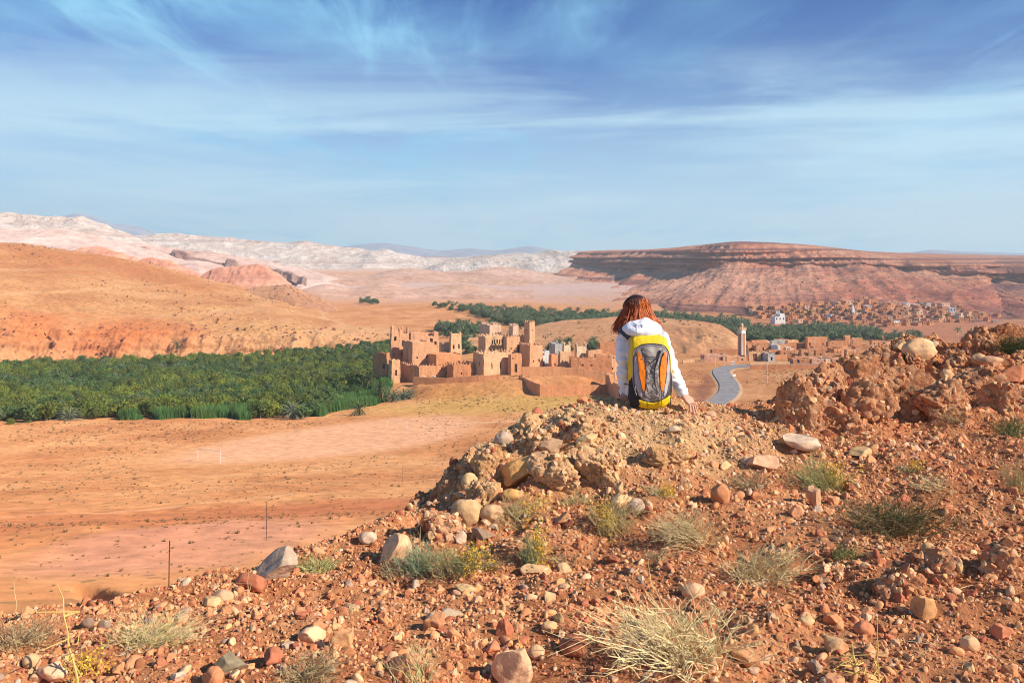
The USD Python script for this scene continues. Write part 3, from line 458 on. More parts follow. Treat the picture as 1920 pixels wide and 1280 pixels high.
def building(name, label, cat, l, c, r, top, Y, wall, theta=30, dep=8.0, win=(), crenels=0, horns=0, ruin=0, taper=0.03, parapet=0.5, group=None, fine=True, base=None):
    """a flat-roofed mud house: its near corner stands at picture column c, its faces reach columns l and r, its parapet row top"""
    th = math.radians(theta); tx = lambda p: (p - CX) / F
    X = tx(c) * Y
    Lr = (tx(r) * Y - X) / (math.cos(th) - tx(r) * math.sin(th)) if r > c else dep
    Ll = (X - tx(l) * Y) / max(0.12, math.sin(th) + tx(l) * math.cos(th)) if c - l > 3 else dep
    Ll = min(max(Ll, 2.0), 26)
    zt = CAMZ - (top - HY) / F * Y
    zb = float(V(X, Y)) if base is None else CAMZ - (base - HY) / F * Y
    H = max(zt - zb, 2.2)
    t = thing(name, label, cat, (X, Y, zb), th, group)
    s = taper * H
    pts = [[0, 0, -2.5], [Lr, 0, -2.5], [Lr, Ll, -2.5], [0, Ll, -2.5], [s, s, H], [Lr - s, s, H], [Lr - s, Ll - s, H], [s, Ll - s, H]]
    body = m3.Manifold.hull_points(pts)
    if parapet and min(Lr, Ll) > 1.6 + 2 * s:
        w = 0.35 + s; body = body - Bx(np.array([w, w, H - parapet]), np.array([Lr - w, Ll - w, H + 1]))
    lr = np.random.default_rng(int(l * 7 + top * 13))
    for k in range(ruin):
        u, v = lr.uniform(-0.1, 0.9) * Lr, lr.uniform(-0.1, 0.9) * Ll; a = lr.uniform(0.8, 0.35 * Lr + 1.0)
        if lr.random() < .5: u, v, a2 = lr.uniform(-.1, .9) * Lr, -0.4, lr.uniform(0.7, 2.0)
        else: a2 = lr.uniform(1, Ll)
        body = body - Bx(np.array([u, v, H - lr.uniform(0.3, min(0.45 * H, 2.6))]), np.array([u + a, v + a2, H + 1]))
    kids = []
    for wdw in win:                                # (face, along 0..1, height of the sill 0..1, width m, height m, style)
        f, u, v, ww, hh = wdw[:5]; style = wdw[5] if len(wdw) > 5 else 'hole'
        z0 = v * H; ins = s * (z0 + hh / 2 + 2.5) / (H + 2.5)
        if f == 'r':
            a = u * Lr - ww / 2; rec = (np.array([a, -0.6, z0]), np.array([a + ww, ins + 0.55, z0 + hh])); pane = ((a + .02, ins + 0.42, z0 + .02), (a + ww - .02, ins + 0.54, z0 + hh - .02))
            fr = [((a - .13, ins - .05, z0 - .13), (a, ins + .3, z0 + hh + .13)), ((a + ww, ins - .05, z0 - .13), (a + ww + .13, ins + .3, z0 + hh + .13)), ((a, ins - .05, z0 + hh), (a + ww, ins + .3, z0 + hh + .13)), ((a, ins - .05, z0 - .13), (a + ww, ins + .3, z0))]
            if style == 'panel': pane = ((a, ins - 0.05, z0), (a + ww, ins + 0.1, z0 + hh))
        else:
            a = u * Ll - ww / 2; rec = (np.array([-0.6, a, z0]), np.array([ins + 0.55, a + ww, z0 + hh])); pane = ((ins + 0.42, a + .02, z0 + .02), (ins + 0.54, a + ww - .02, z0 + hh - .02))
            fr = [((ins - .05, a - .13, z0 - .13), (ins + .3, a, z0 + hh + .13)), ((ins - .05, a + ww, z0 - .13), (ins + .3, a + ww + .13, z0 + hh + .13)), ((ins - .05, a, z0 + hh), (ins + .3, a + ww, z0 + hh + .13)), ((ins - .05, a, z0 - .13), (ins + .3, a + ww, z0))]
            if style == 'panel': pane = ((ins - 0.05, a, z0), (ins + 0.1, a + ww, z0 + hh))
        if style != 'panel':
            body = body - Bx(*rec)
        kids.append((style, pane, fr))
    if fine:
        body = body.refine_to_length(1.1 if H < 9 else 1.5)
        def weather(v):
            v = np.array(v); k = v + [X, Y, zb]; o = (np.stack([meshkit.fbm(k * .55 + 9 * i, 3, i) for i in range(3)], 1) - .5) * [.45, .45, .5]
            o[:, 2] -= np.clip(meshkit.fbm(k * .9, 3, 5) - .42, 0, 1) * 2.4 * smooth(v[:, 2], H - 1.2, H - .1) * (1 if ruin else .7); return v + o * smooth(v[:, 2], -1, .5)[:, None]
        body = body.warp_batch(weather)
    obj('wall', body, WALLS[wall] if isinstance(wall, str) else wall, t)
    for style, pane, fr in kids:
        nm = {'door': 'door', 'panel': 'plaster_panel', 'purple': 'door', 'arch': 'opening'}.get(style, 'window')
        o = obj(nm, Bxt(*pane), {'door': iron_door, 'panel': WALLS['white'], 'blue': blue_shutter, 'purple': purple_door}.get(style, dark_wood), t)
        if style in ('white', 'blue'): obj('frame', cat_m([Bxt(*f) for f in fr]), white_trim, o)
    tops = []
    if crenels:
        for Lx, fx in ((Lr, 0), (Ll, 1)):
            n = max(2, int((Lx - 2 * s) / crenels))
            for e in (0, 1):
                for i in range(n + 1):
                    p = s + 0.2 + (Lx - 2 * s - 0.4) * i / n; qv = s + 0.2 if e == 0 else ((Ll if fx == 0 else Lr) - s - 0.2)
                    xx, yy = (p, qv) if fx == 0 else (qv, p)
                    tops.append(Bxt((xx - .2, yy - .2, H - .02), (xx + .2, yy + .2, H + 0.45)))
    if horns:
        for xx in (s + .02, Lr - s - .55):
            for yy in (s + .02, Ll - s - .55):
                tops += [Bxt((xx, yy, H - .03), (xx + .53, yy + .53, H + horns * .55)), Bxt((xx + .08, yy + .08, H + horns * .55 - .02), (xx + .45, yy + .45, H + horns)), Bxt((xx + .17, yy + .17, H + horns - .02), (xx + .36, yy + .36, H + horns * 1.35))]
    if tops: obj('parapet', cat_m(tops), WALLS[wall] if isinstance(wall, str) else wall, t)
    return t, (Lr, Ll, H)
W = lambda f, u, v, w=0.8, h=1.1, st='hole': (f, u, v, w, h, st)
KB = 'blocks of the mud brick fortress'
B = building
B('ruined_tower', 'tallest crumbling mud tower at the left end of the fortress', 'tower', 729, 733, 751, 610, 314, 'earth', ruin=9, taper=0.025, win=[W('r', .5, .72, .9, 1.5), W('r', .35, .45, .6, 1.0), W('r', .7, .3, .7, 1.2)])
B('ruined_tower', 'crumbling mud tower with an arched opening, second from the left in the fortress', 'tower', 744, 748, 769, 614, 317, 'earth', ruin=7, taper=0.02, win=[W('r', .45, .66, 1.4, 2.4), W('r', .8, .6, .5, .9), W('r', .3, .5, .6, 1.2)])
B('ruined_house', 'low shaded ruin with a dark doorway beside the oasis trees', 'house', 698, 725, 735, 662, 303, 'rust', theta=42, ruin=6, win=[W('l', .25, .45, 1.6, 1.9)])
B('ruined_house', 'small lit mud block with a dark slit window below the ruined towers', 'house', 727, 734, 752, 675, 298, 'salmon', win=[W('r', .5, .35, .7, 1.8)], dep=5)
B('fortress_house', 'large mud house with a dark left face and square windows in the fortress', 'house', 755, 773, 808, 641, 305, 'earth', win=[W('l', .5, .45, .7, 1.0), W('r', .27, .55, .6, .7), W('r', .8, .55, .7, 1.0), W('r', .27, .2, .6, .8)], taper=0.015)
B('fortress_house', 'long roofless mud house behind the one with square windows', 'house', 766, 769, 826, 624, 322, 'earth', ruin=8, win=[W('r', .72, .8, 1.2, 1.4), W('r', .85, .75, 1.0, 1.3), W('r', .12, .6, 1.0, 2.0)])
B('ruined_house', 'broken pale plastered wall between two fortress towers', 'house', 822, 826, 852, 642, 314, 'cream', ruin=8)
B('fortress_tower', 'square mud tower with two openings above a white panel', 'tower', 841, 845, 867, 626, 312, 'tan', horns=0.45, win=[W('r', .28, .62, .7, 1.6), W('r', .72, .62, .7, 1.6)], taper=0.02)
B('fortress_house', 'mud house with a white plaster panel and a blue-grey shuttered window', 'house', 803, 818, 867, 665, 302, 'orange', win=[W('r', .30, .12, 4.4, 3.3, 'panel'), W('r', .80, .25, 2.0, 2.3, 'blue'), W('l', .5, .3, .7, 1.0, 'white')], taper=0.01)
B('fortress_house', 'low front house of the fortress with two white-framed windows', 'house', 750, 786, 838, 687, 296, 'red', theta=38, win=[W('r', .15, .2, .6, 1.0, 'white'), W('r', .5, .2, .5, .8, 'white'), W('r', .95, .3, .4, .9)], taper=0.01, crenels=1.4)
B('fortress_house', 'low red front house with a shaded left end in the fortress', 'house', 838, 850, 888, 684, 297, 'rust', win=[W('r', .4, .3, .5, .8)], taper=0.01, crenels=1.2)
B('fortress_house', 'broad sunlit tan house with slit windows at the front of the fortress', 'house', 886, 907, 958, 663, 298, 'tan', theta=36, win=[W('r', .3, .3, .5, 2.0), W('r', .62, .3, .5, 2.0), W('l', .4, .45, .6, 1.2)], taper=0.02, crenels=1.6)
B('fortress_tower', 'stubby mud tower with a tall dark doorway at the front right of the fortress', 'tower', 952, 958, 979, 664, 300, 'red', win=[W('r', .45, .12, 1.1, 2.9), W('r', .2, .75, .5, .6)], taper=0.02)
B('fortress_palace', 'two storey palace with a row of five arched windows and a deep terrace', 'palace', 896, 910, 953, 630, 320, 'tan', win=[W('r', .30 + .11 * i, .74, .62, 1.7, 'arch') for i in range(6)] + [W('r', .50, .36, 7.0, 2.6, 'arch')], crenels=1.5, taper=0.01)
B('fortress_palace', 'crenellated palace wing below the tallest tower', 'palace', 944, 950, 993, 632, 317, 'salmon', win=[W('r', .2, .62, .5, .7), W('r', .55, .5, 1.8, 3.0), W('r', .85, .35, .5, .8), W('r', .3, .3, .5, .8)], crenels=1.4, taper=0.01)
B('fortress_tower', 'broad pale pink tower at the back left of the palace', 'tower', 899, 918, 941, 609, 330, 'pale', win=[W('r', .3, .8, .4, .9), W('r', .7, .8, .4, .9)], crenels=1.3, taper=0.012)
B('fortress_tower', 'narrow pale tower in the middle of the palace roofs', 'tower', 952, 961, 974, 610, 326, 'pale', crenels=1.3, horns=0.5, win=[W('l', .5, .55, .8, 1.6)], taper=0.015)
B('fortress_tower', 'tallest square tower of the palace with a crenellated top', 'tower', 981, 993, 1004, 604, 318, 'salmon', theta=45, crenels=1.0, horns=0.5, win=[W('l', .5, .8, .4, .7), W('r', .5, .8, .4, .7), W('l', .4, .35, .5, .8)], taper=0.012)
B('fortress_house', 'low crenellated house right of the tallest palace tower', 'house', 990, 993, 1019, 647, 313, 'salmon', crenels=1.2, win=[W('r', .3, .3, .5, .8), W('r', .7, .3, .7, 1.1)])
B('village_house', 'small white plastered house with a stained front below the palace', 'house', 1008, 1011, 1031, 658, 319, 'white', theta=15, win=[W('r', .4, .2, 1.0, 1.8, 'door')], ruin=2)
B('village_house', 'pale grey-white house behind the white one', 'house', 1037, 1040, 1058, 645, 333, 'grey', theta=15, horns=0.6, win=[W('r', .5, .6, .8, 1.0, 'white')])
B('village_house', 'sunlit tan tower house with horned corners and a flat roof', 'house', 1053, 1057, 1072, 647, 326, 'cream', horns=0.8, win=[W('r', .5, .6, .6, .9)])
B('village_house', 'yellow tan house with pointed corner horns right of the pale houses', 'house', 1077, 1081, 1102, 650, 332, 'cream', horns=1.3, win=[W('r', .35, .6, .7, .8), W('r', .7, .6, .7, .8)])
B('village_house', 'brown clay house with a bright right wall in front of the tan tower house', 'house', 1028, 1034, 1048, 665, 313, 'orange', win=[W('r', .5, .3, .6, 1.0)])
B('village_house', 'ochre block with a shaded yard behind the long red wall', 'house', 1046, 1050, 1071, 659, 314, 'tan', theta=20, win=[W('r', .5, .35, .6, .9)])
B('village_house', 'long low red house with two small dark windows', 'house', 1067, 1071, 1148, 672, 309, 'rust', theta=6, win=[W('r', .28, .4, .7, .7), W('r', .5, .4, .7, .7)], crenels=2.2, dep=6)
B('village_house', 'mud house with pale window bays above the long low red house', 'house', 1113, 1117, 1150, 663, 319, 'orange', theta=14, win=[W('r', .2, .35, 1.0, 1.2, 'white'), W('r', .55, .35, 1.0, 1.2, 'white')])
B('village_house', 'small flat roofed mud house behind the window bays', 'house', 1099, 1103, 1131, 657, 331, 'earth', win=[W('r', .5, .4, .7, .8)])
B('village_house', 'square red house standing alone on the slope behind the hiker', 'house', 1120, 1124, 1158, 642, 347, 'rust', theta=12, win=[W('r', .7, .45, .6, .8, 'white'), W('r', .3, .45, .6, .8)])
B('village_house', 'half ruined mud house beside the hiker', 'house', 1134, 1138, 1164, 669, 317, 'salmon', ruin=6, win=[W('r', .4, .4, .7, .9)])
def wall_run(name, label, pts, h, mat, th=0.5, broken=0.0, seed=1):
    """a free-standing mud wall along points (x, y) on the valley floor"""
    P2 = np.array(pts, float); d = np.r_[0, np.cumsum(np.hypot(*np.diff(P2, axis=0).T))]
    s = np.arange(0, d[-1], 1.0); q = np.stack([np.interp(s, d, P2[:, 0]), np.interp(s, d, P2[:, 1])], 1)
    zg = V(q[:, 0], q[:, 1]); tops = gaussian_filter(zg, 8) + h + fbm2(s, 0 * s, 4, 3, seed) * broken
    nrm = np.gradient(q, axis=0); nrm = np.stack([-nrm[:, 1], nrm[:, 0]], 1); nrm /= np.linalg.norm(nrm, axis=1, keepdims=True)
    a, b = q - nrm * th / 2, q + nrm * th / 2
    v = np.stack([np.c_[a, zg - 3], np.c_[a, tops], np.c_[b, tops], np.c_[b, zg - 3]], 1).reshape(-1, 3); n = len(q)
    f = []
    for i in range(n - 1):
        for k in range(4):
            A, Bq = i * 4 + k, i * 4 + (k + 1) % 4; f += [[A, A + 4, Bq + 4], [A, Bq + 4, Bq]]
    e = (n - 1) * 4; f += [[0, 1, 2], [0, 2, 3], [e, e + 2, e + 1], [e, e + 3, e + 2]]
    o = obj(name, (v, np.array(f)[:, ::-1]), WALLS[mat]); return tag(o, label, 'wall')
def XY(px, Y): return ((px - CX) / F * Y, Y)
wall_run('mud_wall', 'long crenellated red terrace wall right of the fortress', [XY(979, 296), XY(1060, 299), XY(1156, 300)], 3.3, 'red', broken=0.5)
wall_run('mud_wall', 'sunlit tan enclosure wall with a dark shaded corner below the terrace', [XY(974, 289), XY(1013, 279), XY(1080, 281), XY(1143, 284)], 3.0, 'orange', broken=0.8, seed=5)
wall_run('mud_wall', 'eroded end wall of the enclosure just left of the hiker', [XY(1139, 296), XY(1150, 277), XY(1164, 268)], 5.2, 'orange', th=1.4, broken=2.5, seed=7)
wall_run('mud_wall', 'low retaining wall under the front houses of the fortress', [XY(775, 291), XY(840, 288), XY(900, 287), XY(938, 289)], 2.0, 'rust', broken=1.2, seed=9)

# near village on the right with its minaret
B('village_house', 'dark red prayer hall block left of the minaret', 'house', 1331, 1335, 1388, 655, 394, 'rust', theta=5)
B('village_house', 'low pink house with a dark door and two poles, leftmost by the road', 'house', 1318, 1321, 1361, 665, 372, 'pink', theta=4, win=[W('r', .78, .1, 1.6, 1.8, 'door')], dep=6)
B('village_house', 'low salmon wall block in front of the minaret foot', 'house', 1359, 1362, 1402, 668, 374, 'salmon', theta=4, win=[W('r', .75, .2, .8, .8)], dep=6)
B('village_house', 'house front with tall sunlit pillars and two brown gates right of the minaret', 'house', 1400, 1404, 1441, 660, 378, 'tan', theta=8, win=[W('r', .32, .05, 2.0, 3.1, 'door'), W('r', .75, .05, 2.2, 3.1, 'door')], crenels=1.8)
B('village_house', 'brick red two storey house with a white corner and two arched windows', 'house', 1417, 1420, 1457, 648, 402, 'red', theta=5, win=[W('r', .3, .45, .8, 1.6), W('r', .72, .45, .8, 1.6)], crenels=1.6)
B('village_house', 'flat salmon house behind the brick red one, right of the minaret', 'house', 1394, 1398, 1441, 641, 418, 'orange', theta=10, win=[W('r', .2, .5, .8, 1.0)])
B('village_house', 'grey-green plastered house at the edge of the green belt', 'house', 1443, 1447, 1473, 638, 432, 'grey', theta=10, win=[W('r', .6, .5, .8, .9)])
B('village_house', 'narrow white gable end beside the brick red house', 'house', 1456, 1458, 1464, 647, 396, 'white', theta=10)
B('village_house', 'small grey shed between the gates and the palm', 'house', 1437, 1440, 1454, 662, 374, 'grey', theta=10, win=[W('r', .5, .1, .9, 1.6)])
B('village_house', 'salmon house with a bright right side at the back of the near village', 'house', 1472, 1477, 1498, 638, 434, 'salmon', win=[W('r', .7, .5, .7, .9)])
B('village_house', 'orange mud house with two white-framed windows in the near village', 'house', 1486, 1491, 1516, 656, 390, 'orange', theta=14, win=[W('r', .25, .4, .9, 1.2, 'white'), W('r', .6, .4, .9, 1.2, 'white')])
B('village_house', 'ruined pale house with a dark doorway by the palm', 'house', 1470, 1474, 1489, 651, 396, 'pale', ruin=4, win=[W('r', .6, .1, 1.4, 2.2)])
B('village_house', 'broad orange house with small dark windows at the top of the near village', 'house', 1509, 1514, 1553, 632, 418, 'orange', theta=12, win=[W('r', .12, .5, .7, 1.3), W('r', .75, .5, .7, .9), W('r', .4, .5, .6, .6)])
B('village_house', 'big blank red house with a bright end wall in the near village', 'house', 1549, 1553, 1592, 640, 408, 'rust', theta=18, win=[W('r', .2, .8, .5, .6)])
B('village_house', 'tall narrow red tower house on the skyline of the near village', 'house', 1581, 1585, 1596, 629, 424, 'orange', win=[W('r', .5, .7, .5, .6)])
B('village_house', 'low red house right of the tower house', 'house', 1594, 1598, 1618, 634, 420, 'red', theta=14)
B('village_house', 'long red house with one white-framed window in the middle of the near village', 'house', 1513, 1516, 1578, 661, 384, 'red', theta=5, win=[W('r', .5, .4, .7, 1.1, 'white')], crenels=2.5)
B('village_house', 'terraced red house behind the long one with the white window', 'house', 1530, 1533, 1585, 652, 397, 'rust', theta=5)
B('village_house', 'front row house with a purple door behind the compound wall', 'house', 1484, 1487, 1521, 674, 364, 'rust', theta=4, win=[W('r', .3, .12, 1.1, 1.8, 'purple'), W('r', .55, .5, .5, .5)], dep=6)
B('village_house', 'front row house of dull pink clay with a small vent', 'house', 1520, 1522, 1547, 675, 364, 'pink', theta=4, win=[W('r', .5, .5, .5, .5)], dep=6)
B('village_house', 'narrow cream house in the front row', 'house', 1546, 1548, 1558, 676, 364, 'cream', theta=10, dep=6)
B('village_house', 'front row house with a wide dark garage opening', 'house', 1558, 1561, 1591, 677, 364, 'salmon', theta=4, win=[W('r', .5, .1, 4.0, 1.6)], dep=6)
B('village_house', 'red house with a barred window at the right end of the front row', 'house', 1590, 1593, 1603, 672, 364, 'red', theta=10, win=[W('r', .5, .4, .8, .9, 'white')], dep=6)
B('village_house', 'clay house with a round white window just above the rocks', 'house', 1600, 1604, 1662, 648, 398, 'rust', theta=8, win=[W('r', .12, .5, .7, .8, 'white'), W('r', .8, .5, .6, .7)])
B('village_house', 'salmon house with lit right wall above the rocks', 'house', 1655, 1660, 1700, 641, 420, 'salmon', theta=16, win=[W('r', .3, .5, .6, .8)])
B('village_house', 'white house on the bare hill side left of the minaret', 'house', 1326, 1330, 1353, 633, 446, 'white', theta=8, win=[W('r', .5, .5, .8, .8)])
B('village_house', 'grey unfinished house beside the white one on the bare hill side', 'house', 1350, 1353, 1379, 634, 448, 'grey', theta=8, win=[W('r', .3, .5, .9, .9), W('r', .7, .5, .9, .9)])
B('village_house', 'long low red garden house left of the minaret with a bright end', 'house', 1310, 1313, 1366, 644, 434, 'red', theta=6, dep=6)
B('village_house', 'pale block in the gap right of the hiker\'s shoulder', 'house', 1240, 1243, 1280, 642, 424, 'grey', theta=5, dep=5)
wall_run('mud_wall', 'long dull red compound wall along the far side of the field', [XY(1407, 344), XY(1480, 345), XY(1580, 346), XY(1660, 350)], 1.9, 'rust', seed=12)
wall_run('mud_wall', 'pale low wall behind the road bend', [XY(1405, 356), XY(1450, 358), XY(1482, 359)], 1.6, 'tan', seed=13)

NVR = np.random.default_rng(57); near_taken = [(1391, 660)]
NK = {'red': 'small red clay house', 'rust': 'small rust coloured clay house', 'orange': 'small orange clay house', 'salmon': 'small salmon plastered house', 'pale': 'small pale pink house', 'earth': 'small brown mud house'}
for k in range(400):
    px = NVR.uniform(1405, 1712); Y = NVR.uniform(378, 452); xg = (px - CX) / F * Y; pb = HY + (CAMZ - float(VZ(xg, Y))) / Y * F; w = NVR.uniform(14, 34)
    if pb < np.interp(px, [1405, 1500, 1712], [642, 644, 640]) or any(abs(px - a) < w * .75 and abs(pb - b) < 5 for a, b in near_taken): continue
    near_taken.append((px, pb)); colr = str(NVR.choice(list(NK), p=[.27, .25, .2, .14, .06, .08])); hpx = NVR.uniform(3.0, 5.2) / Y * F
    B('village_house', NK[colr] + ' ' + ('right of the minaret' if px < 1470 else 'behind the ruined pale house' if px < 1520 else 'around the broad orange house' if px < 1600 else 'above the mound rocks') + (', lower rows' if pb > 655 else ', back rows') + ' of the near village', 'house', px - w / 2, px - w / 2 + NVR.uniform(2, 6), px + w / 2, pb - hpx, Y, colr, theta=NVR.uniform(6, 24), fine=False, dep=5,
      win=[W('r', u_, .5, .7, .8) for u_ in ((.3, .7) if w > 22 else (.5,))], group='small houses of the near village')
    if len(near_taken) > 46: break
# courtyard walls of the near village
for px0, px1, Y, hh, lab, colr in [(1450, 1500, 385, 2.0, 'low red courtyard wall beside the palm of the near village', 'red'), (1575, 1650, 375, 2.2, 'low red courtyard wall right of the big blank red house', 'rust'), (1490, 1560, 376, 1.8, 'low salmon courtyard wall in the middle of the near village', 'salmon'), (1640, 1720, 392, 2.2, 'red courtyard wall just above the rocks', 'red'), (1280, 1322, 368, 1.2, 'low tan field wall left of the pink house', 'tan')]:
    wall_run('mud_wall', lab, [XY(px0, Y), XY((px0 + px1) / 2, Y + 2), XY(px1, Y + 1)], hh, colr, broken=.5, seed=int(px0))

# the minaret
mx, mY = (1391 - CX) / F * 386, 386.0; mz = float(V(mx, mY)); mh = CAMZ - (618 - HY) / F * 386 - mz
mt = thing('minaret', 'slender red and white minaret with a small lantern on top', 'minaret', (mx, mY, mz), math.radians(28))
obj('shaft', m3.Manifold.hull_points([[s * 1.36, t_ * 1.36, -2] for s in (-1, 1) for t_ in (-1, 1)] + [[s * 1.22, t_ * 1.22, mh] for s in (-1, 1) for t_ in (-1, 1)]), WALLS['white'], mt)
for sx, sy in ((0, -1), (-1, 0), (1, 0), (0, 1)):
    w_, d_ = (0.75, 0.06); e = 1.25
    if sx == 0: bb = Bxt((-w_, sy * 1.34 - .05, 0.5), (w_, sy * 1.34 + .05, mh - 1.6))
    else: bb = Bxt((sx * 1.34 - .05, -w_, 0.5), (sx * 1.34 + .05, w_, mh - 1.6))
    obj('red_panel', bb, WALLS['rust'], mt)
obj('balcony', cat_m([Bxt((-1.42, -1.42, mh - .02), (1.42, 1.42, mh + .5))] + [Bxt((x - .22, y - .22, mh + .48), (x + .22, y + .22, mh + 1.1)) for x in (-1.2, 0, 1.2) for y in (-1.2, 0, 1.2) if x or y]), WALLS['cream'], mt)
ln = obj('lantern', cat_m([Bxt((-.5, -.5, mh + .48), (.5, .5, mh + 2.4))]), WALLS['salmon'], mt)
obj('dome', trimesh.creation.icosphere(2, 0.55).apply_translation((0, 0, mh + 2.4)), WALLS['white'], ln)
obj('finial', trimesh.creation.cylinder(0.07, 1.4, sections=8).apply_translation((0, 0, mh + 3.3)), iron_door, ln)

# far village climbing the foot of the table mountain
FVR = np.random.default_rng(23)
FAR = [(1466, 593, 22, 14, 'white', 'white three storey house with dark square windows standing apart in the far village'), (1574, 566, 10, 9, 'pale', 'tall pale house on the upper edge of the far village'), (1590, 563, 22, 7, 'pale', 'long pale house at the topmost row of the far village'), (1668, 568, 14, 8, 'pale', 'blocky pink house in the upper row of the far village'),
       (1704, 568, 8, 7, 'white', 'small white house on the dark terrace of the far village'), (1716, 571, 8, 4, 'white', 'low white house on the dark terrace of the far village'), (1745, 568, 14, 8, 'grey', 'grey block on the dark terrace of the far village'), (1776, 568, 18, 9, 'pale', 'pink flat roofed house at the right end of the dark terrace'), (1785, 577, 12, 13, 'white', 'white corner house above the trees at the right of the far village'),
       (1768, 579, 26, 9, 'rust', 'wide dark red house left of the white corner house'), (1683, 601, 16, 9, 'white', 'white walled house low in the far village'), (1722, 596, 14, 8, 'orange', 'orange house low in the middle of the far village'), (1806, 592, 14, 9, 'pale', 'pink house with a row of openings right of the village trees'), (1872, 600, 18, 5, 'pale', 'long pink outbuilding at the far right of the village'), (1628, 572, 12, 7, 'white', 'white house right of the little tower in the far village')]
cols, colw = ['rust', 'red', 'orange', 'salmon', 'pale', 'earth', 'white', 'grey'], [.34, .29, .17, .10, .05, .02, .02, .01]
taken = []
for i in range(2500):
    px = FVR.uniform(1408, 1880); lo = np.interp(px, [1400, 1450, 1560, 1640, 1760, 1880], [580, 578, 568, 566, 570, 596]); hi = np.interp(px, [1400, 1450, 1480, 1560, 1700, 1800, 1880], [592, 600, 604, 612, 614, 606, 604])
    py = FVR.uniform(lo, hi); w = FVR.uniform(6, 17); h = FVR.uniform(3.8, 8)
    if all(abs(px - a) > (w + b) * .36 or abs(py - c) > 3.6 for a, b, c in taken) and not any(abs(px - f[0]) < (w + f[2]) * .45 and -3 < py - f[1] < f[3] for f in FAR):
        taken.append((px, w, py)); FAR.append((px, py, w, h, FVR.choice(cols, p=colw), None))
    if len(FAR) > 215: break
def far_label(colr, px, py):
    return kinds[colr].replace('flat roofed ', '').replace('among the far village', 'in the ' + ('left end' if px < 1480 else 'left part' if px < 1580 else 'middle' if px < 1680 else 'right part' if px < 1780 else 'right end') + ' of the far village, ' + ('upper rows' if py < 582 else 'middle rows' if py < 595 else 'lowest rows')).replace('among the red ones of the far village', 'of the far village, ' + ('left' if px < 1580 else 'middle' if px < 1700 else 'right') + (' upper' if py < 586 else ' lower') + ' part')
kinds = {'rust': 'dark rust red flat roofed mud house among the far village', 'red': 'brick red flat roofed mud house among the far village', 'orange': 'orange clay flat roofed house among the far village', 'salmon': 'salmon pink flat roofed house among the far village', 'pale': 'pale pink flat roofed house among the far village', 'earth': 'brown mud house among the far village', 'white': 'small white house among the red ones of the far village', 'grey': 'small grey house among the red ones of the far village'}
def far_ground(px, py):
    """the higher of valley and mountain foot: march until the sight line passes below the foot's slope"""
    pts = FOOT; i = np.argmin((pts[:, 0] - px) ** 2 + 9 * (pts[:, 1] - py) ** 2); return pts[i, 2:]
_g = patch(MS, 420, 760, [0, 1, 2, 3, 3.7, 4.5, 5.5, 7])
_t = np.linspace(0, 1, 420)[:, None]
_tu, _tv = np.gradient(_g, axis=1), np.gradient(_g, axis=0); _n = np.cross(_tu, _tv); _n /= np.linalg.norm(_n, axis=-1, keepdims=True) + 1e-9; _n *= np.sign((_n * (np.array([0, 0, CAMZ]) - _g)).sum(-1, keepdims=True)); _n[..., 2] = np.abs(_n[..., 2])
_g = disp_mesa(_g, _n, _t)[:180].reshape(-1, 3)
_vv = np.stack([gx, gy, vz], -1)[(gy > 520) & (gy < 1100) & (gx > 100)]
_vv = _vv[_vv[:, 0] < _vv[:, 1] * 0.75]
_all = np.vstack([_g, _vv])
_mt = cKDTree(_g[:, :2]); _d, _i = _mt.query(_vv[:, :2]); _above = np.r_[np.ones(len(_g), bool), ~((_d < 6) & (_g[_i, 2] > _vv[:, 2]))]
_vt = cKDTree(_vv[:, :2]); _d2, _i2 = _vt.query(_g[:, :2]); _above[:len(_g)] = ~((_d2 < 12) & (_vv[_i2, 2] > _g[:, 2] + .3))
_all = _all[_above]
FOOT = np.c_[_all[:, 0] / _all[:, 1] * F + CX, HY - (_all[:, 2] - CAMZ) / _all[:, 1] * F, _all]
for k, (px, py, w, h, colr, lab) in enumerate(FAR):
    g0 = far_ground(px, py + (h if lab else 0)); Y = g0[1]; wm, hm = w / F * Y, h / F * Y
    wm, hm = min(wm, 14), max(2.4, hm); dm = FVR.uniform(4, 8); rot = math.radians(FVR.uniform(-12, 34))
    t = thing('far_house', lab or far_label(colr, px, py), 'house', (g0[0] - wm / 2, Y, g0[2]), rot, 'small houses of the far village' if not lab else None)
    body = m3.Manifold.hull_points([[x, y, -3] for x in (0, wm) for y in (0, dm)] + [[.05 + x * (wm - .1) / wm, .05 + y * (dm - .1) / dm, hm] for x in (0, wm) for y in (0, dm)]) - Bx(np.array([.3, .3, hm - .5]), np.array([wm - .3, dm - .3, hm + 1]))
    if wm > 6 and FVR.random() < .45: body = body + Bx(np.array([wm * .55, 1.0, hm - .6]), np.array([wm - .06, dm - .06, hm + 2.2]))
    holes = []
    nW = 1 if wm < 5 else 2 if wm < 8 else 3
    for i in range(nW):
        u = (i + .5) / nW * wm; ww, wh = (1.0, 1.2) if not (lab and colr == 'white') else (1.2, 1.5); z0 = hm * (.42 if hm < 4 else .58)
        body = body - Bx(np.array([u - ww / 2, -1, z0]), np.array([u + ww / 2, .4, z0 + min(wh, hm - z0 - .7)])); holes.append(Bxt((u - ww / 2 + .02, .3, z0 + .02), (u + ww / 2 - .02, .38, z0 + min(wh, hm - z0 - .7) - .02)))
    obj('wall', body, WALLS[colr], t)
    for hmesh in holes: obj('window', hmesh, dark_wood, t)
g0 = far_ground(1598, 591); t = thing('white_minaret', 'small white stepped minaret in the middle of the far village', 'minaret', tuple(g0), math.radians(20))
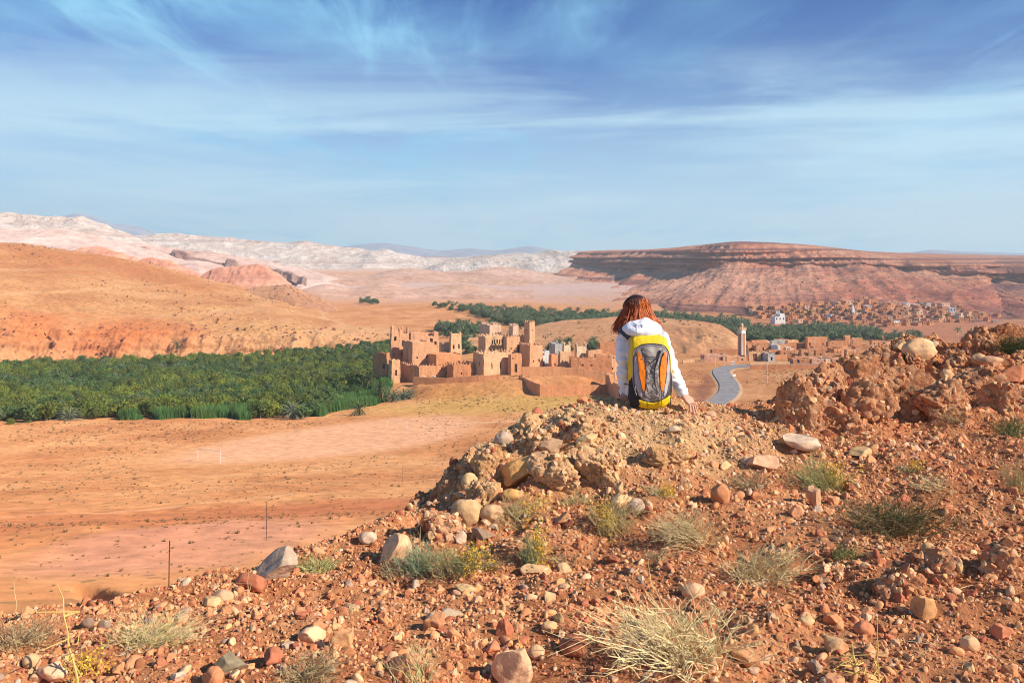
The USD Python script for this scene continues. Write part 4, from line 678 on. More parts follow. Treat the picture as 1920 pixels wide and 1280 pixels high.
obj('shaft', cat_m([Bxt((-1.1, -1.1, -2), (1.1, 1.1, 6.5))]), WALLS['white'], t); obj('lantern', cat_m([Bxt((-.6, -.6, 6.48), (.6, .6, 9))]), WALLS['white'], t)

# ------------------------------------------------------------------ the road, its markers and the poles
def ribbon(name, off_l, off_r, lift, mat, label=None, skirt=0.0):
    tan = np.gradient(_road, axis=0); tan /= np.linalg.norm(tan, axis=1, keepdims=True); nr = np.stack([tan[:, 1], -tan[:, 0]], 1)
    us = np.linspace(off_l, off_r, 9); zc = gaussian_filter(V(_road[:, 0], _road[:, 1]), 5)
    v = []
    for u in us: p = _road + nr * u; v.append(np.c_[p, np.maximum(zc, zc) + lift - skirt * abs(u / max(abs(off_l), abs(off_r))) ** 4])
    v = np.stack(v, 1)
    return obj(name, (v.reshape(-1, 3), grid_faces(len(_road), 9)), mat, smooth=True, kind='structure')
ribbon('road_shoulder', -5.2, 5.2, 0.30, earth('shoulder_gravel', [(0.3, (0.46, 0.28, 0.16)), (0.7, (0.56, 0.36, 0.22))], 0.3, 3), skirt=0.5)
ribbon('road', -3.3, 3.3, 0.42, earth('asphalt', [(0.3, (0.21, 0.19, 0.19)), (0.6, (0.29, 0.27, 0.27)), (0.8, (0.36, 0.31, 0.28))], 0.25, 4, rough=0.9))
steel = plain('weathered_steel', (0.10, 0.075, 0.06), 0.7, metallic=0.3)
pale_wood = plain('pale_pole', (0.60, 0.50, 0.38), 0.85)
white_paint = plain('white_paint', (0.75, 0.74, 0.72), 0.6)
def rod(p, q, r, r2=None, n=6):
    p, q = np.asarray(p, float), np.asarray(q, float); d = q - p; L = np.linalg.norm(d); d /= L
    a = np.cross(d, [0, 0, 1.0] if abs(d[2]) < .9 else [1.0, 0, 0]); a /= np.linalg.norm(a); b = np.cross(d, a); ang = np.arange(n) * 2 * np.pi / n
    ring = np.cos(ang)[:, None] * a + np.sin(ang)[:, None] * b; v = np.vstack([p + ring * r, q + ring * (r if r2 is None else r2), p, q])
    f = []
    for i in range(n):
        j = (i + 1) % n; f += [[i, j, n + j], [i, n + j, n + i], [2 * n, j, i], [2 * n + 1, n + i, n + j]]
    return trimesh.Trimesh(v, f, process=False)
for px, py, h, lab in [(1438, 718, 7.2, 'pale wooden pole with a small cross arm standing alone in the field beyond the road'), (1526, 671, 8.0, 'slim pale pole between the orange houses of the near village'), (1341, 688, 5.5, 'thin pole by the low pink house, left of the road'), (1358, 686, 5.5, 'thin pole by the low pink house, close to the road'), (1597, 662, 7.0, 'pale pole at the right end of the near village'), (1126, 664, 6.0, 'pole standing by the square red house behind the hiker'), (1796, 645, 6.5, 'lone pale pole above the rocks on the right')]:
    p = on_valley(px, py, 150); t = thing('utility_pole', lab, 'pole', p)
    obj('pole', rod((0, 0, -.5), (0, 0, h), .14, .10, 8), pale_wood, t); obj('cross_arm', Bxt((-.7, -.07, h - .5), (.7, .07, h - .36)), pale_wood, t)
    for k in (-.5, .5): obj('insulator', rod((k, 0, h - .37), (k, 0, h - .15), .06), white_paint, t)
for px, py, lab in [(1377, 709, 'small white road sign on the outer side of the bend'), (1376, 721, 'white kilometre stone below the road sign'), (1377, 733, 'white kilometre stone nearest the hiker'), (1367, 699, 'white kilometre stone above the road sign')]:
    p = on_valley(px, py, 150); t = thing('road_marker', lab, 'road sign', p, 0.3)
    if 'sign' in lab.split('below')[0].split('above')[0] and 'stone' not in lab:
        obj('post', rod((0, 0, -.3), (0, 0, 1.1), .05), steel, t); obj('board', Bxt((-.55, -.03, .7), (.55, .03, 1.5)), white_paint, t)
    else:
        obj('base', Bxt((-.3, -.18, -.2), (.3, .18, .35)), white_paint, t); obj('top', trimesh.creation.cylinder(.3, .35, sections=16).apply_transform(trimesh.transformations.rotation_matrix(math.pi / 2, (1, 0, 0))).apply_translation((0, 0, .35)), WALLS['cream'], t)
p = on_valley(1374, 686, 150); t = thing('road_sign', 'small blue and white board on two posts where the road turns to the village', 'road sign', p)
for k in (-.5, .5): obj('post', rod((k, 0, -.3), (k, 0, 1.9), .05), steel, t)
obj('board', Bxt((-.65, -.04, .75), (.65, .04, 1.95)), white_paint, t); obj('blue_panel', Bxt((-.55, -.07, 1.1), (.55, -.042, 1.5)), plain('blue_paint', (.08, .25, .5), .5), t)
# fence posts on the slope and the two goals
for px, py, h, lab in [(316, 1118, 1.6, 'thin rusty fence post nearest the knoll, low on the slope'), (499, 1013, 1.7, 'thin rusty fence post second from the knoll on the red slope'), (755, 905, 1.75, 'thin rusty fence post beside the hump flank, below the field'), (876, 872, 1.75, 'thin rusty fence post close to the white boulder on the hump'), (991, 812, 1.75, 'thin fence post just above the hump edge, left of the hiker')]:
    p = on_valley(px, py); t = thing('fence_post', lab, 'fence post', p, 0.2)
    obj('post', rod((0, 0, -.3), (.03, 0, h), .019, .016), steel, t); obj('wire_loop', rod((-.05, -.03, h * .8), (.07, .03, h * .82), .008), steel, t)
for (pl, bl), (pr, br), dep_, lab in [((371, 864), (413, 869), 1.5, 'white goal frame at the near end of the dusty football ground'), ((727, 803), (763, 806), 1.3, 'faint white goal frame at the far end of the dusty football ground')]:
    a = on_valley(pl, bl, 60); b = on_valley(pr, br, 60); t = thing('goal', lab, 'goal', a); d = b - a
    obj('post', rod((0, 0, -.2), (0, 0, 2.2), .04), white_paint, t); obj('post', rod(d - [0, 0, .2], d + [0, 0, 2.2], .04), white_paint, t); obj('crossbar', rod((0, 0, 2.2), d + [0, 0, 2.2], .04), white_paint, t)

# ------------------------------------------------------------------ trees of the oasis
def leaf_cloud(n, rx, rz, size, seed, lumps=9, zc=0.0, flat=0.0):
    """leaf-sized faces spread through the lumps of a crown"""
    r = np.random.default_rng(seed)
    c = r.normal(size=(lumps, 3)); c /= np.linalg.norm(c, axis=1, keepdims=True); c[:, 2] = np.abs(c[:, 2]) * 1.1 - 0.45; c *= r.uniform(0.45, 0.8, (lumps, 1))
    k = r.integers(0, lumps, n); d = r.normal(size=(n, 3)); d /= np.linalg.norm(d, axis=1, keepdims=True)
    p = (c[k] + d * r.uniform(0.25, 0.48, (n, 1)) ** 1.0) * [rx, rx, rz] + [0, 0, zc]
    a = r.normal(size=(n, 3)) * 0.6 + d; a /= np.linalg.norm(a, axis=1, keepdims=True)
    u = np.cross(a, r.normal(size=(n, 3))); u /= np.linalg.norm(u, axis=1, keepdims=True); w = np.cross(a, u)
    s = size * r.uniform(0.6, 1.3, (n, 1))
    v = np.stack([p - u * s, p - w * s * .55, p + u * s, p + w * s * .55], 1).reshape(-1, 3)
    i = np.arange(n)[:, None] * 4
    return v, np.vstack([i + [0, 1, 2], i + [0, 2, 3]])
bark = plain('bark', (0.16, 0.10, 0.065), 0.9)
LEAF = [leafy('olive_leaf', (0.17, 0.22, 0.04), (0.27, 0.31, 0.06)), leafy('deep_green_leaf', (0.105, 0.185, 0.05), (0.18, 0.26, 0.07)), leafy('yellow_green_leaf', (0.22, 0.275, 0.035), (0.32, 0.36, 0.055)), leafy('grey_green_leaf', (0.17, 0.225, 0.10), (0.235, 0.29, 0.14))]
def limb_mesh(h, seed):
    r = np.random.default_rng(seed); L = [rod((0, 0, -.4), (r.normal() * .15, r.normal() * .15, h * .5), .17, .11, 7)]
    for k in range(4):
        a = r.uniform(0, 6.28); L.append(rod((0, 0, h * .42), (math.cos(a) * h * .25, math.sin(a) * h * .25, h * .8), .09, .03, 5))
    return cat_m(L)
tree_protos = []
for k, (mi, rx, rz, h) in enumerate([(0, 2.5, 2.1, 4.6), (1, 2.3, 2.3, 5.0), (2, 2.7, 2.0, 4.5), (3, 2.1, 1.9, 4.0), (0, 2.9, 2.4, 5.4), (1, 2.6, 2.0, 4.4), (2, 2.0, 2.3, 5.2)]):
    pr = proto_class('oasis_tree_%s' % 'abcdefg'[k]); cr = leaf_cloud(1000, rx, rz * 1.15, 0.30, 300 + k, 12, h * .46)
    obj('trunk', limb_mesh(h, 310 + k), bark, pr); obj('crown', cr, LEAF[mi], pr); tree_protos.append((pr, cr, LEAF[mi]))
TR = np.random.default_rng(5)
pts = []
cell = 4.1
for Y in np.arange(233, 520, cell):
    for px in np.arange(-170, 742, cell / Y * F):
        yj, pj = Y + TR.uniform(-1.6, 1.6), px + TR.uniform(-1.6, 1.6) / Y * F
        front = np.interp(pj, [-170, 0, 60, 130, 200, 300, 420, 470, 590, 610, 660, 700, 742], [229, 232, 235, 241, 246, 246, 256, 246, 243, 262, 270, 276, 300])
        back = np.interp(pj, [-170, 0, 150, 300, 450, 600, 700, 742], [425, 458, 480, 492, 505, 515, 520, 520])
        if yj < front or yj > back or (296 < pj < 352 and yj < front + 6) or (370 < pj < 474 and yj < front + 11) or (628 < pj < 730 and yj < front + 24) or (pj > 696 and 285 < yj < 330): continue
        if TR.random() < 0.05 + .45 * (fbm2(np.array([(pj - CX) / F * yj]), np.array([yj]), 16, 2, 405)[0] > .13): continue
        pts.append((pj, yj))
pts = np.array(pts); tx_ = (pts[:, 0] - CX) / F * pts[:, 1]; tz_ = VZ(tx_, pts[:, 1])
order = np.argsort(pts[:, 1]); tone = fbm2(tx_, pts[:, 1], 30, 3, 401)
def tree_kind(i):
    t = tone[i] + TR.normal() * .11
    return int(TR.choice([1, 5, 3]) if t < -.07 else TR.choice([0, 4, 1, 3]) if t < .07 else TR.choice([2, 6, 0]))
TL = ['olive green broadleaf tree in the front rows of the oasis', 'deep green broadleaf tree in the front rows of the oasis', 'yellow green broadleaf tree in the front rows of the oasis', 'grey green broadleaf tree in the front rows of the oasis', 'broad olive tree in the front rows of the oasis', 'low spreading dark green tree in the front rows of the oasis', 'slim yellow green tree in the front rows of the oasis']
rest = []
nIn = 0
ZONES = [(60, 'at the left edge'), (175, 'near the pale spiky palm'), (300, 'right of the pale spiky palm'), (375, 'behind the first reeds'), (470, 'behind the widest reed bed'), (590, 'behind the edge bushes'), (640, 'behind the orange palm'), (9999, 'beside the fortress ruins')]
def _short(t):
    return ' '.join(t.split()[:16])
def tree_label(k, px, Y):
    z = next(w for lim, w in ZONES if px < lim); f_ = np.interp(px, [-170, 0, 60, 130, 200, 300, 420, 470, 590, 610, 660, 700, 742], [229, 232, 235, 241, 246, 246, 256, 246, 243, 262, 270, 276, 300])
    return TL[k].replace('in the front rows of the oasis', ('in the front row ' if Y - f_ < 7 else 'in the second row ' if Y - f_ < 16 else 'some rows deep ') + z)
for i in order:
    k = tree_kind(i); sc = TR.uniform(.7, 1.35)
    if nIn < 290 and pts[i, 0] > -60:
        copy_of(tree_protos[k][0], 'oasis_tree', tree_label(k, pts[i, 0], pts[i, 1]), 'tree', (tx_[i], pts[i, 1], tz_[i]), TR.uniform(0, 6.28), sc, 'trees in the front rows of the oasis'); nIn += 1
    else: rest.append((i, k, sc))
ri = np.array([r[0] for r in rest]); rs = np.array([r[2] for r in rest])
scatter('oasis_trees', [(t[1], t[2]) for t in tree_protos], [r[1] for r in rest], np.c_[tx_[ri], pts[ri, 1], tz_[ri]], quat_z(TR.uniform(0, 6.28, len(ri))), np.repeat(rs[:, None], 3, 1), 'dense green mass of trees filling the river bed behind the front rows', 'grove')
# bushes at the front edge, reeds, far groves
for px, py, s in [(20, 795, .5), (52, 792, .4), (88, 786, .5), (160, 780, .45), (185, 779, .55), (212, 777, .4), (248, 776, .5), (285, 776, .45), (410, 779, .4), (440, 779, .35), (490, 776, .62), (515, 777, .68), (545, 776, .66), (572, 774, .7), (470, 776, .4), (366, 774, .45), (622, 752, .55), (640, 750, .6)]:
    p = on_valley(px, py, 150); copy_of(tree_protos[[5, 0, 4][int(px) % 3]][0], 'edge_bush', 'rounded green bush at the sandy oasis edge, ' + ('far left' if px < 120 else 'right of the pale spiky palm' if px < 300 else 'before the widest reed bed' if px < 460 else 'right of the widest reeds' if px < 600 else 'by the orange palm'), 'bush', p - [0, 0, 1.4 * s], px, s, 'bushes along the sandy front edge of the oasis')
def reed_clump(seed, n=150, h=2.4):
    r = np.random.default_rng(seed); p = np.c_[r.uniform(-.9, .9, (n, 2)), np.zeros(n)]; top = p + np.c_[r.normal(0, .28, (n, 2)), r.uniform(.6, 1.0, n) * h]; a = r.uniform(0, 6.28, n); w = np.c_[np.cos(a), np.sin(a), 0 * a] * .07
    v = np.stack([p - w, p + w, top], 1).reshape(-1, 3); return v, np.arange(3 * n).reshape(-1, 3)
reed_m = leafy('reed_leaf', (0.13, 0.27, 0.065), (0.22, 0.37, 0.11), translucency=0.35)
rp = []
frontY = lambda q_: np.interp(q_, [-170, 0, 60, 130, 200, 300, 420, 470, 590, 610, 660, 700, 742], [229, 232, 235, 241, 246, 246, 256, 246, 243, 262, 270, 276, 300])
for x0, x1, d0, d1, n in [(296, 350, -3, 4, 110), (372, 472, -7, 8, 560), (455, 525, 10, 22, 220), (596, 664, -4, 4, 120), (628, 730, -2, 20, 560), (640, 720, 20, 40, 260), (415, 480, 9, 16, 140), (230, 262, -3, 1, 30)]:
    for _ in range(n):
        q_ = TR.uniform(x0, x1) + TR.normal() * 4
        if fbm2(np.array([q_]), np.array([TR.uniform(0, 8)]), 9, 3, 407)[0] < -.06: continue
        Yq = frontY(q_) + TR.uniform(d0, d1); xq = (q_ - CX) / F * Yq; rp.append((xq, Yq, float(VZ(xq, Yq))))
rp = np.array(rp); scatter('reed_bed', [(reed_clump(501), reed_m), (reed_clump(502, 120, 2.9), reed_m)], TR.integers(0, 2, len(rp)), rp, quat_z(TR.uniform(0, 6.28, len(rp))), TR.uniform(.45, 1.5, (len(rp), 1)) * np.ones(3), 'bright green reed beds along the front of the oasis', 'reeds')
# palms
palm_leaf = leafy('palm_frond', (0.10, 0.125, 0.045), (0.165, 0.185, 0.075), translucency=0.2)
palm_pale = leafy('pale_palm_frond', (0.22, 0.25, 0.15), (0.32, 0.34, 0.22), translucency=0.2)
palm_dry = leafy('dry_palm_frond', (0.30, 0.19, 0.09), (0.36, 0.24, 0.12), translucency=0.2)
def frond(length, up, seed, droop=1.0, wid=.30):
    r = np.random.default_rng(seed); n = 11; s = np.linspace(0, 1, n); ang = up - droop * s ** 1.4 * 1.5
    dx, dz = np.cos(ang), np.sin(ang); st = length / (n - 1); x = np.r_[0, np.cumsum(dx[:-1] * st)]; z = np.r_[0, np.cumsum(dz[:-1] * st)]
    v, f = [], []
    for side in (-1, 1):
        for i in range(n - 1):
            L = wid * (1 - .75 * abs(i / (n - 1) - .45)) * r.uniform(.85, 1.15) * (.35 if i == 0 else 1); b = len(v); k = min(i + 1, n - 1); e = min(i + 2, n - 1)
            v += [[x[i], 0, z[i]], [x[k], 0, z[k]], [x[e] * .5 + x[k] * .5, side * L, z[k] - L * .45]]; f.append([b, b + 1, b + 2] if side > 0 else [b, b + 2, b + 1])
            v += [[x[i] * .5 + x[k] * .5, 0, z[i] * .5 + z[k] * .5], [x[k], 0, z[k]], [x[e], side * L * .9, z[e] - L * .3]]; f.append([b + 3, b + 4, b + 5] if side > 0 else [b + 3, b + 5, b + 4])
    return np.array(v), np.array(f)
def palm(name, label, loc, th, fl, mat, n=30, dry=6, seed=1, low=-0.5):
    r = np.random.default_rng(seed); t = thing(name, label, 'palm tree', loc)
    if th > .3: obj('trunk', cat_m([rod((0.03 * k % .06, 0, th * k / 6 - .3), (.03, .02, th * (k + 1) / 6 - .28), .24 - .01 * k, .27 - .01 * k, 9) for k in range(6)]), bark, t)
    for k in range(n):
        a = k * 2.399 + r.normal() * .15; up = 1.45 - (k / n) ** .8 * (1.45 - low)
        v, f = frond(fl * r.uniform(.85, 1.1), up, seed * 100 + k, .75 + .3 * r.random()); v = rotated(v, a); v[:, 2] += th
        obj('frond', (v, f), palm_dry if k >= n - dry else mat, t)
PALM_Y = {130: 238.5, 332: 503, 602: 258, 607: 262, 548: 243, 712: 281, 692: 300, 737: 283, 757: 285, 768: 286}
for px, py, th, fl, m_, lab, lo, dry in [(673, 778, 1.6, 2.9, palm_leaf, 'stocky date palm standing alone on the sand at the right end of the oasis', -.9, 6), (130, 781, .3, 3.6, palm_pale, 'pale spiky young palm at the front left edge of the oasis', -.1, 3), (332, 700, 9, 3.2, palm_leaf, 'single tall palm rising from the back edge of the oasis against the red slope', -.6, 4),
        (737, 723, 1.0, 4.4, palm_pale, 'large pale palm at the foot of the fortress', -.3, 3), (757, 722, .8, 3.3, palm_pale, 'smaller pale palm right of the large one at the foot of the fortress', -.3, 3), (768, 718, .6, 2.6, palm_pale, 'small pale palm by the low front house of the fortress', -.3, 2), (602, 757, 1.6, 3.2, palm_leaf, 'palm with dry orange fronds at the front of the reeds', -.7, 11), (607, 744, 2.2, 2.8, palm_leaf, 'palm with orange fruit stalks behind the one with dry fronds', -.6, 9),
        (548, 752, 2.0, 3.4, palm_pale, 'grey green palm among the bushes left of the reeds', -.3, 3), (806, 718, .3, 2.2, palm_leaf, 'small round palm bush below the fortress front houses', -.2, 2), (817, 718, .3, 2.0, palm_leaf, 'second small palm bush, right of the round one below the fortress', -.2, 2), (712, 680, 5, 3.0, palm_leaf, 'palm touching the left ruined wall of the fortress', -.6, 4), (1461, 671, 1.2, 2.4, palm_leaf, 'small palm between the gates and the ruined pale house', -.4, 2), (692, 684, 4.5, 3.0, palm_leaf, 'palm in the oasis just left of the fortress ruins', -.6, 4)]:
    Yp = PALM_Y.get(px); p = on_valley(px, py, 150) if Yp is None else np.array([(px - CX) / F * Yp, Yp, float(VZ((px - CX) / F * Yp, Yp))]); palm('date_palm', lab, p, th, fl * 1.35, m_, 40, dry, int(px), lo)
far_pts = []
FR = np.random.default_rng(77)
lo_ = lambda x: np.interp(x, [810, 860, 900, 950, 1000, 1060, 1160, 1240, 1300, 1400, 1430, 1500, 1590, 1640, 1700], [573, 577, 580, 584, 586, 590, 592, 592, 596, 606, 612, 618, 618, 625, 632])
hi_ = lambda x: np.interp(x, [810, 860, 900, 950, 1000, 1060, 1160, 1240, 1300, 1400, 1430, 1500, 1590, 1640, 1700], [575, 584, 596, 612, 618, 616, 614, 618, 626, 642, 646, 646, 640, 640, 640])
while len(far_pts) < 2100:
    px = FR.uniform(810, 1655); py = FR.uniform(570, 648)
    if not lo_(px) < py < hi_(px): continue
    if 1405 < px < 1475 and 606 < py < 622: continue
    far_pts.append(on_valley(px, py, 380, 1500))
for cx_, cy_, rx_, ry_, n in [(858, 622, 45, 8, 150), (880, 655, 14, 9, 40), (1035, 652, 20, 5, 25), (1068, 655, 8, 6, 14), (1110, 655, 10, 5, 14), (1330, 640, 8, 5, 10), (1700, 640, 40, 4, 40), (1840, 634, 40, 3, 40), (690, 569, 22, 3, 25)]:
    for _ in range(n): far_pts.append(on_valley(cx_ + FR.normal() * rx_ * .5, cy_ + FR.normal() * ry_ * .5, 320, 1500))
far_pts = np.array(far_pts)
fp = tree_protos[:6]
palm_blob = []
for s_ in range(2):
    vv, ff = [], []
    for k in range(16):
        v, f = frond(2.6, 1.2 - k * .11, 900 + k + 40 * s_, .9, .5); v = rotated(v, k * 2.399); v[:, 2] += 4.6; ff.append(f + sum(map(len, vv))); vv.append(v)
    palm_blob.append((np.vstack(vv), np.vstack(ff)))
leaf_far = leafy('valley_palm_leaf', (0.16, 0.215, 0.10), (0.22, 0.27, 0.13))
leaf_far2 = leafy('valley_tree_leaf', (0.13, 0.195, 0.08), (0.20, 0.26, 0.105))
scatter('valley_grove', [(t[1], leaf_far2) for t in fp] + [(b, leaf_far) for b in palm_blob], FR.choice(8, len(far_pts), p=[.09] * 6 + [.23, .23]), far_pts, quat_z(FR.uniform(0, 6.28, len(far_pts))), FR.uniform(.7, 1.3, (len(far_pts), 1)) * np.ones(3), 'far green belt of palms and trees along the river', 'grove')
for px, py in [(1512, 594), (1500, 598), (1612, 588), (1756, 598), (1768, 598), (1640, 600), (1520, 588), (1775, 597), (1700, 592)]:
    g0 = far_ground(px, py); copy_of(tree_protos[1][0], 'village_tree', 'dark green tree among the houses of the far village', 'tree', g0, px, .9, 'trees between the houses of the far village')
# dry scrub and stones strewn over the valley floor
def tuft(seed, n=26, h=.28, w=.3):
    r = np.random.default_rng(seed); p = np.c_[r.normal(0, .08, (n, 2)), np.zeros(n)]; a = r.uniform(0, 6.28, n); top = p + np.c_[np.cos(a) * r.uniform(.1, 1, n) * w, np.sin(a) * r.uniform(.1, 1, n) * w, r.uniform(.4, 1, n) * h]; q_ = np.c_[-np.sin(a), np.cos(a), 0 * a] * .022
    return np.stack([p - q_, p + q_, top], 1).reshape(-1, 3), np.arange(3 * n).reshape(-1, 3)
scrub_m = leafy('dry_scrub', (0.30, 0.18, 0.075), (0.38, 0.24, 0.105), translucency=.1)
def strew(n, lo, hi, pl, pr, seed, keep):
    r = np.random.default_rng(seed); y = lo + (hi - lo) * r.random(n) ** .5; px = r.uniform(pl, pr, n); x = (px - CX) / F * y
    ok = keep(x, y, px); x, y = x[ok], y[ok]; return np.c_[x, y, VZ(x, y)]
def off_field(x, y):
    f = rotated(np.stack([x - FIELD[0], y - FIELD[1], 0 * x], 1), -FIELD_A); return np.hypot(f[:, 0] / FIELD_R[0], f[:, 1] / FIELD_R[1]) > 1.0
s1 = strew(5200, 14, 235, -250, 1150, 61, lambda x, y, px: off_field(x, y) & (fbm2(x, y, 18, 3, 63) > -.10))
s2 = strew(5000, 180, 345, 780, 1700, 65, lambda x, y, px: (road_tree.query(np.c_[x, y])[0] > 6.5) & (fbm2(x, y, 22, 3, 67) > -.05))
s3 = strew(1200, 12, 60, -250, 1150, 69, lambda x, y, px: x < 1e9)
sp = np.vstack([s1, s2, s3]); N_ = len(sp)
scatter('valley_scrub', [(tuft(601), scrub_m), (tuft(602, 30, .4, .34), scrub_m), (tuft(603, 22, .2, .4), scrub_m)], rng.integers(0, 3, N_), sp, quat_z(rng.uniform(0, 6.28, N_)), (rng.lognormal(0, .35, (N_, 1)) * np.interp(sp[:, 1], [14, 60, 250], [.16, .36, .95])[:, None]) * np.ones(3), 'low dry scrub dotted over the valley floor', 'scrub')

# dark scrub and fallen blocks on the slopes
def on_sheet(g, n, seed, weight):
    r = np.random.default_rng(seed); i = r.integers(0, g.shape[0], n * 4); j = r.integers(0, g.shape[1], n * 4); p = g[i, j] + np.c_[r.normal(0, 1.2, (n * 4, 2)), 0 * i]; p[:, 2] = g[i, j, 2]
    area = np.linalg.norm(np.cross(np.gradient(g, axis=0), np.gradient(g, axis=1)), axis=-1)[i, j]; px = p[:, 0] / p[:, 1] * F + CX
    w = area * weight(p[:, 0], p[:, 1], p[:, 2], i / g.shape[0]) * ((px > -120) & (px < 2050)); return p[r.random(n * 4) < w / w.max()][:n]
dark_scrub = leafy('dark_hill_scrub', (0.10, 0.070, 0.035), (0.16, 0.115, 0.055), translucency=.1)
hp_ = np.vstack([on_sheet(LH_G, 3500, 1, lambda x, y, z, t: smooth(fbm2(x, y, 45, 4, 171), .02, .16) + .12 * (t < .35)), on_sheet(HU_G, 500, 2, lambda x, y, z, t: .3 + smooth(fbm2(x, y, 30, 3, 173), .0, .1)), on_sheet(BH_G, 700, 3, lambda x, y, z, t: smooth(fbm2(x, y, 25, 3, 175), .0, .15) + .05)])
scatter('hill_scrub', [(tuft(611, 30, .7, .55), dark_scrub), (tuft(612, 34, .55, .8), dark_scrub)], rng.integers(0, 2, len(hp_)), hp_, quat_z(rng.uniform(0, 6.28, len(hp_))), rng.lognormal(.35, .4, (len(hp_), 1)) * np.ones(3), 'dark dry scrub dotted over the slopes behind the oasis', 'scrub')
blk_m = plain('fallen_block_rock', (0.27, 0.105, 0.06), .95, .3, 1.0, .5, .1, random_value=.35)
def block(seed): 
    r = np.random.default_rng(seed); s_ = trimesh.creation.icosphere(1, .5); v = s_.vertices * r.uniform(.75, 1.2, (len(s_.vertices), 1)); return v, s_.faces
mp = np.vstack([on_sheet(MS_G, 22000, 4, lambda x, y, z, t: ((t > .03) & (t < .42)) * (.3 + smooth(fbm2(x, y, 60, 4, 177), -.08, .14))), on_sheet(LH_G, 2600, 5, lambda x, y, z, t: (t < .32) * (.25 + smooth(fbm2(x, y, 30, 3, 179), -.05, .12)))])
scatter('fallen_blocks', [(block(1), blk_m), (block(2), blk_m), (block(3), blk_m)], rng.integers(0, 3, len(mp)), mp, quat_random(len(mp)), np.minimum(rng.lognormal(-.05, .5, (len(mp), 1)), 3.2) * np.array([1, 1, .75]) * rng.uniform(.7, 1.3, (len(mp), 3)), 'fallen blocks and stones strewn over the far slopes', 'rocks')

# ------------------------------------------------------------------ rocks and rubble of the knoll
def rock_mat(name, color, rv=0.2, hue=0.008, scale=14.0):
    return plain(name, color, 0.92, 0.32, scale, 0.9, 0.012, 0.2, random_value=rv, hue=hue, obj_space=False)
RM = {'red': rock_mat('red_stone', (0.50, 0.20, 0.09)), 'orange': rock_mat('orange_stone', (0.60, 0.285, 0.13)), 'rust': rock_mat('dark_rust_stone', (0.38, 0.130, 0.065)), 'tan': rock_mat('tan_stone', (0.57, 0.35, 0.175)),
      'grey': rock_mat('grey_stone', (0.36, 0.235, 0.16)), 'white': rock_mat('pale_limestone', (0.52, 0.37, 0.25)), 'peach': rock_mat('peach_stone', (0.62, 0.36, 0.20)), 'ochre': rock_mat('ochre_sandstone', (0.60, 0.31, 0.11)), 'green': rock_mat('greenish_stone', (0.34, 0.27, 0.16))}
def rock(seed, sub=2, angular=0.5, squash=(1, .8, .6)):
    """a stone about 1 m across: a ball cut by planes and roughened"""
    r = np.random.default_rng(seed); s = trimesh.creation.icosphere(sub, 0.5); v = s.vertices.copy()
    for _ in range(int(4 + 10 * angular)):
        n = r.normal(size=3); n /= np.linalg.norm(n); d = r.uniform(.20, .38) if angular > .3 else r.uniform(.38, .47)
        k = v @ n - d; v -= np.where(k > 0, k, 0)[:, None] * n * .97
    nrm = v / np.linalg.norm(v, axis=1, keepdims=True)
    v += nrm * ((meshkit.fbm(v * 4 + seed, 3, seed) - .5) * (.16 * angular + .03))[:, None]
    return v * np.array(squash), s.faces
def conglomerate(seed, squash=(1, .85, .7), n=26):
    """a lump of cemented pebbles"""
    r = np.random.default_rng(seed); v, f = rock(seed, 5, .32, (1, 1, 1)); n = 90; v = v * (1 + (meshkit.fbm(v * 3 + seed, 3, seed) - .5) * .55)[:, None]; c = r.normal(size=(n * 3, 3)); c /= np.linalg.norm(c, axis=1, keepdims=True); R = r.uniform(.025, .10, n * 3)
    dirv = v / np.linalg.norm(v, axis=1, keepdims=True); bump = np.zeros(len(v))
    for ci, ri in zip(c, R):
        d2 = ((dirv - ci) ** 2).sum(1); bump = np.maximum(bump, np.sqrt(np.maximum(ri ** 2 * 4 - d2, 0)) * .42)
    return (v + dirv * bump[:, None] - dirv * .03) * np.array(squash), f
gr = np.random.default_rng(31)
def knoll_samples(n, bias=1.0, lo=2.35, hi=10.2):
    y = lo + (hi - lo) * gr.random(n) ** bias; u = gr.uniform(-.74, .74, n); px = CX + u * F; x = u * y
    ye = np.interp(px, _ed[:, 0], _ed[:, 1]); ok = y < ye + .45
    return x[ok], y[ok], px[ok]
def region(x, y):
    hump = np.exp(-(((x - 0.75) / 1.7) ** 2 + ((y - 6.3) / 0.95) ** 2) ** 1.6); return hump, smooth(x, 1.9, 2.6) * smooth(y, 6.2, 7.0)
SH = [rock(700 + i, 1, [.8, .6, .9, .2][i], [(1, .8, .6), (1, .7, .55), (1, .9, .8), (1, .75, .5)][i]) for i in range(4)]
MN = ['red', 'orange', 'rust', 'peach', 'tan', 'white', 'grey']
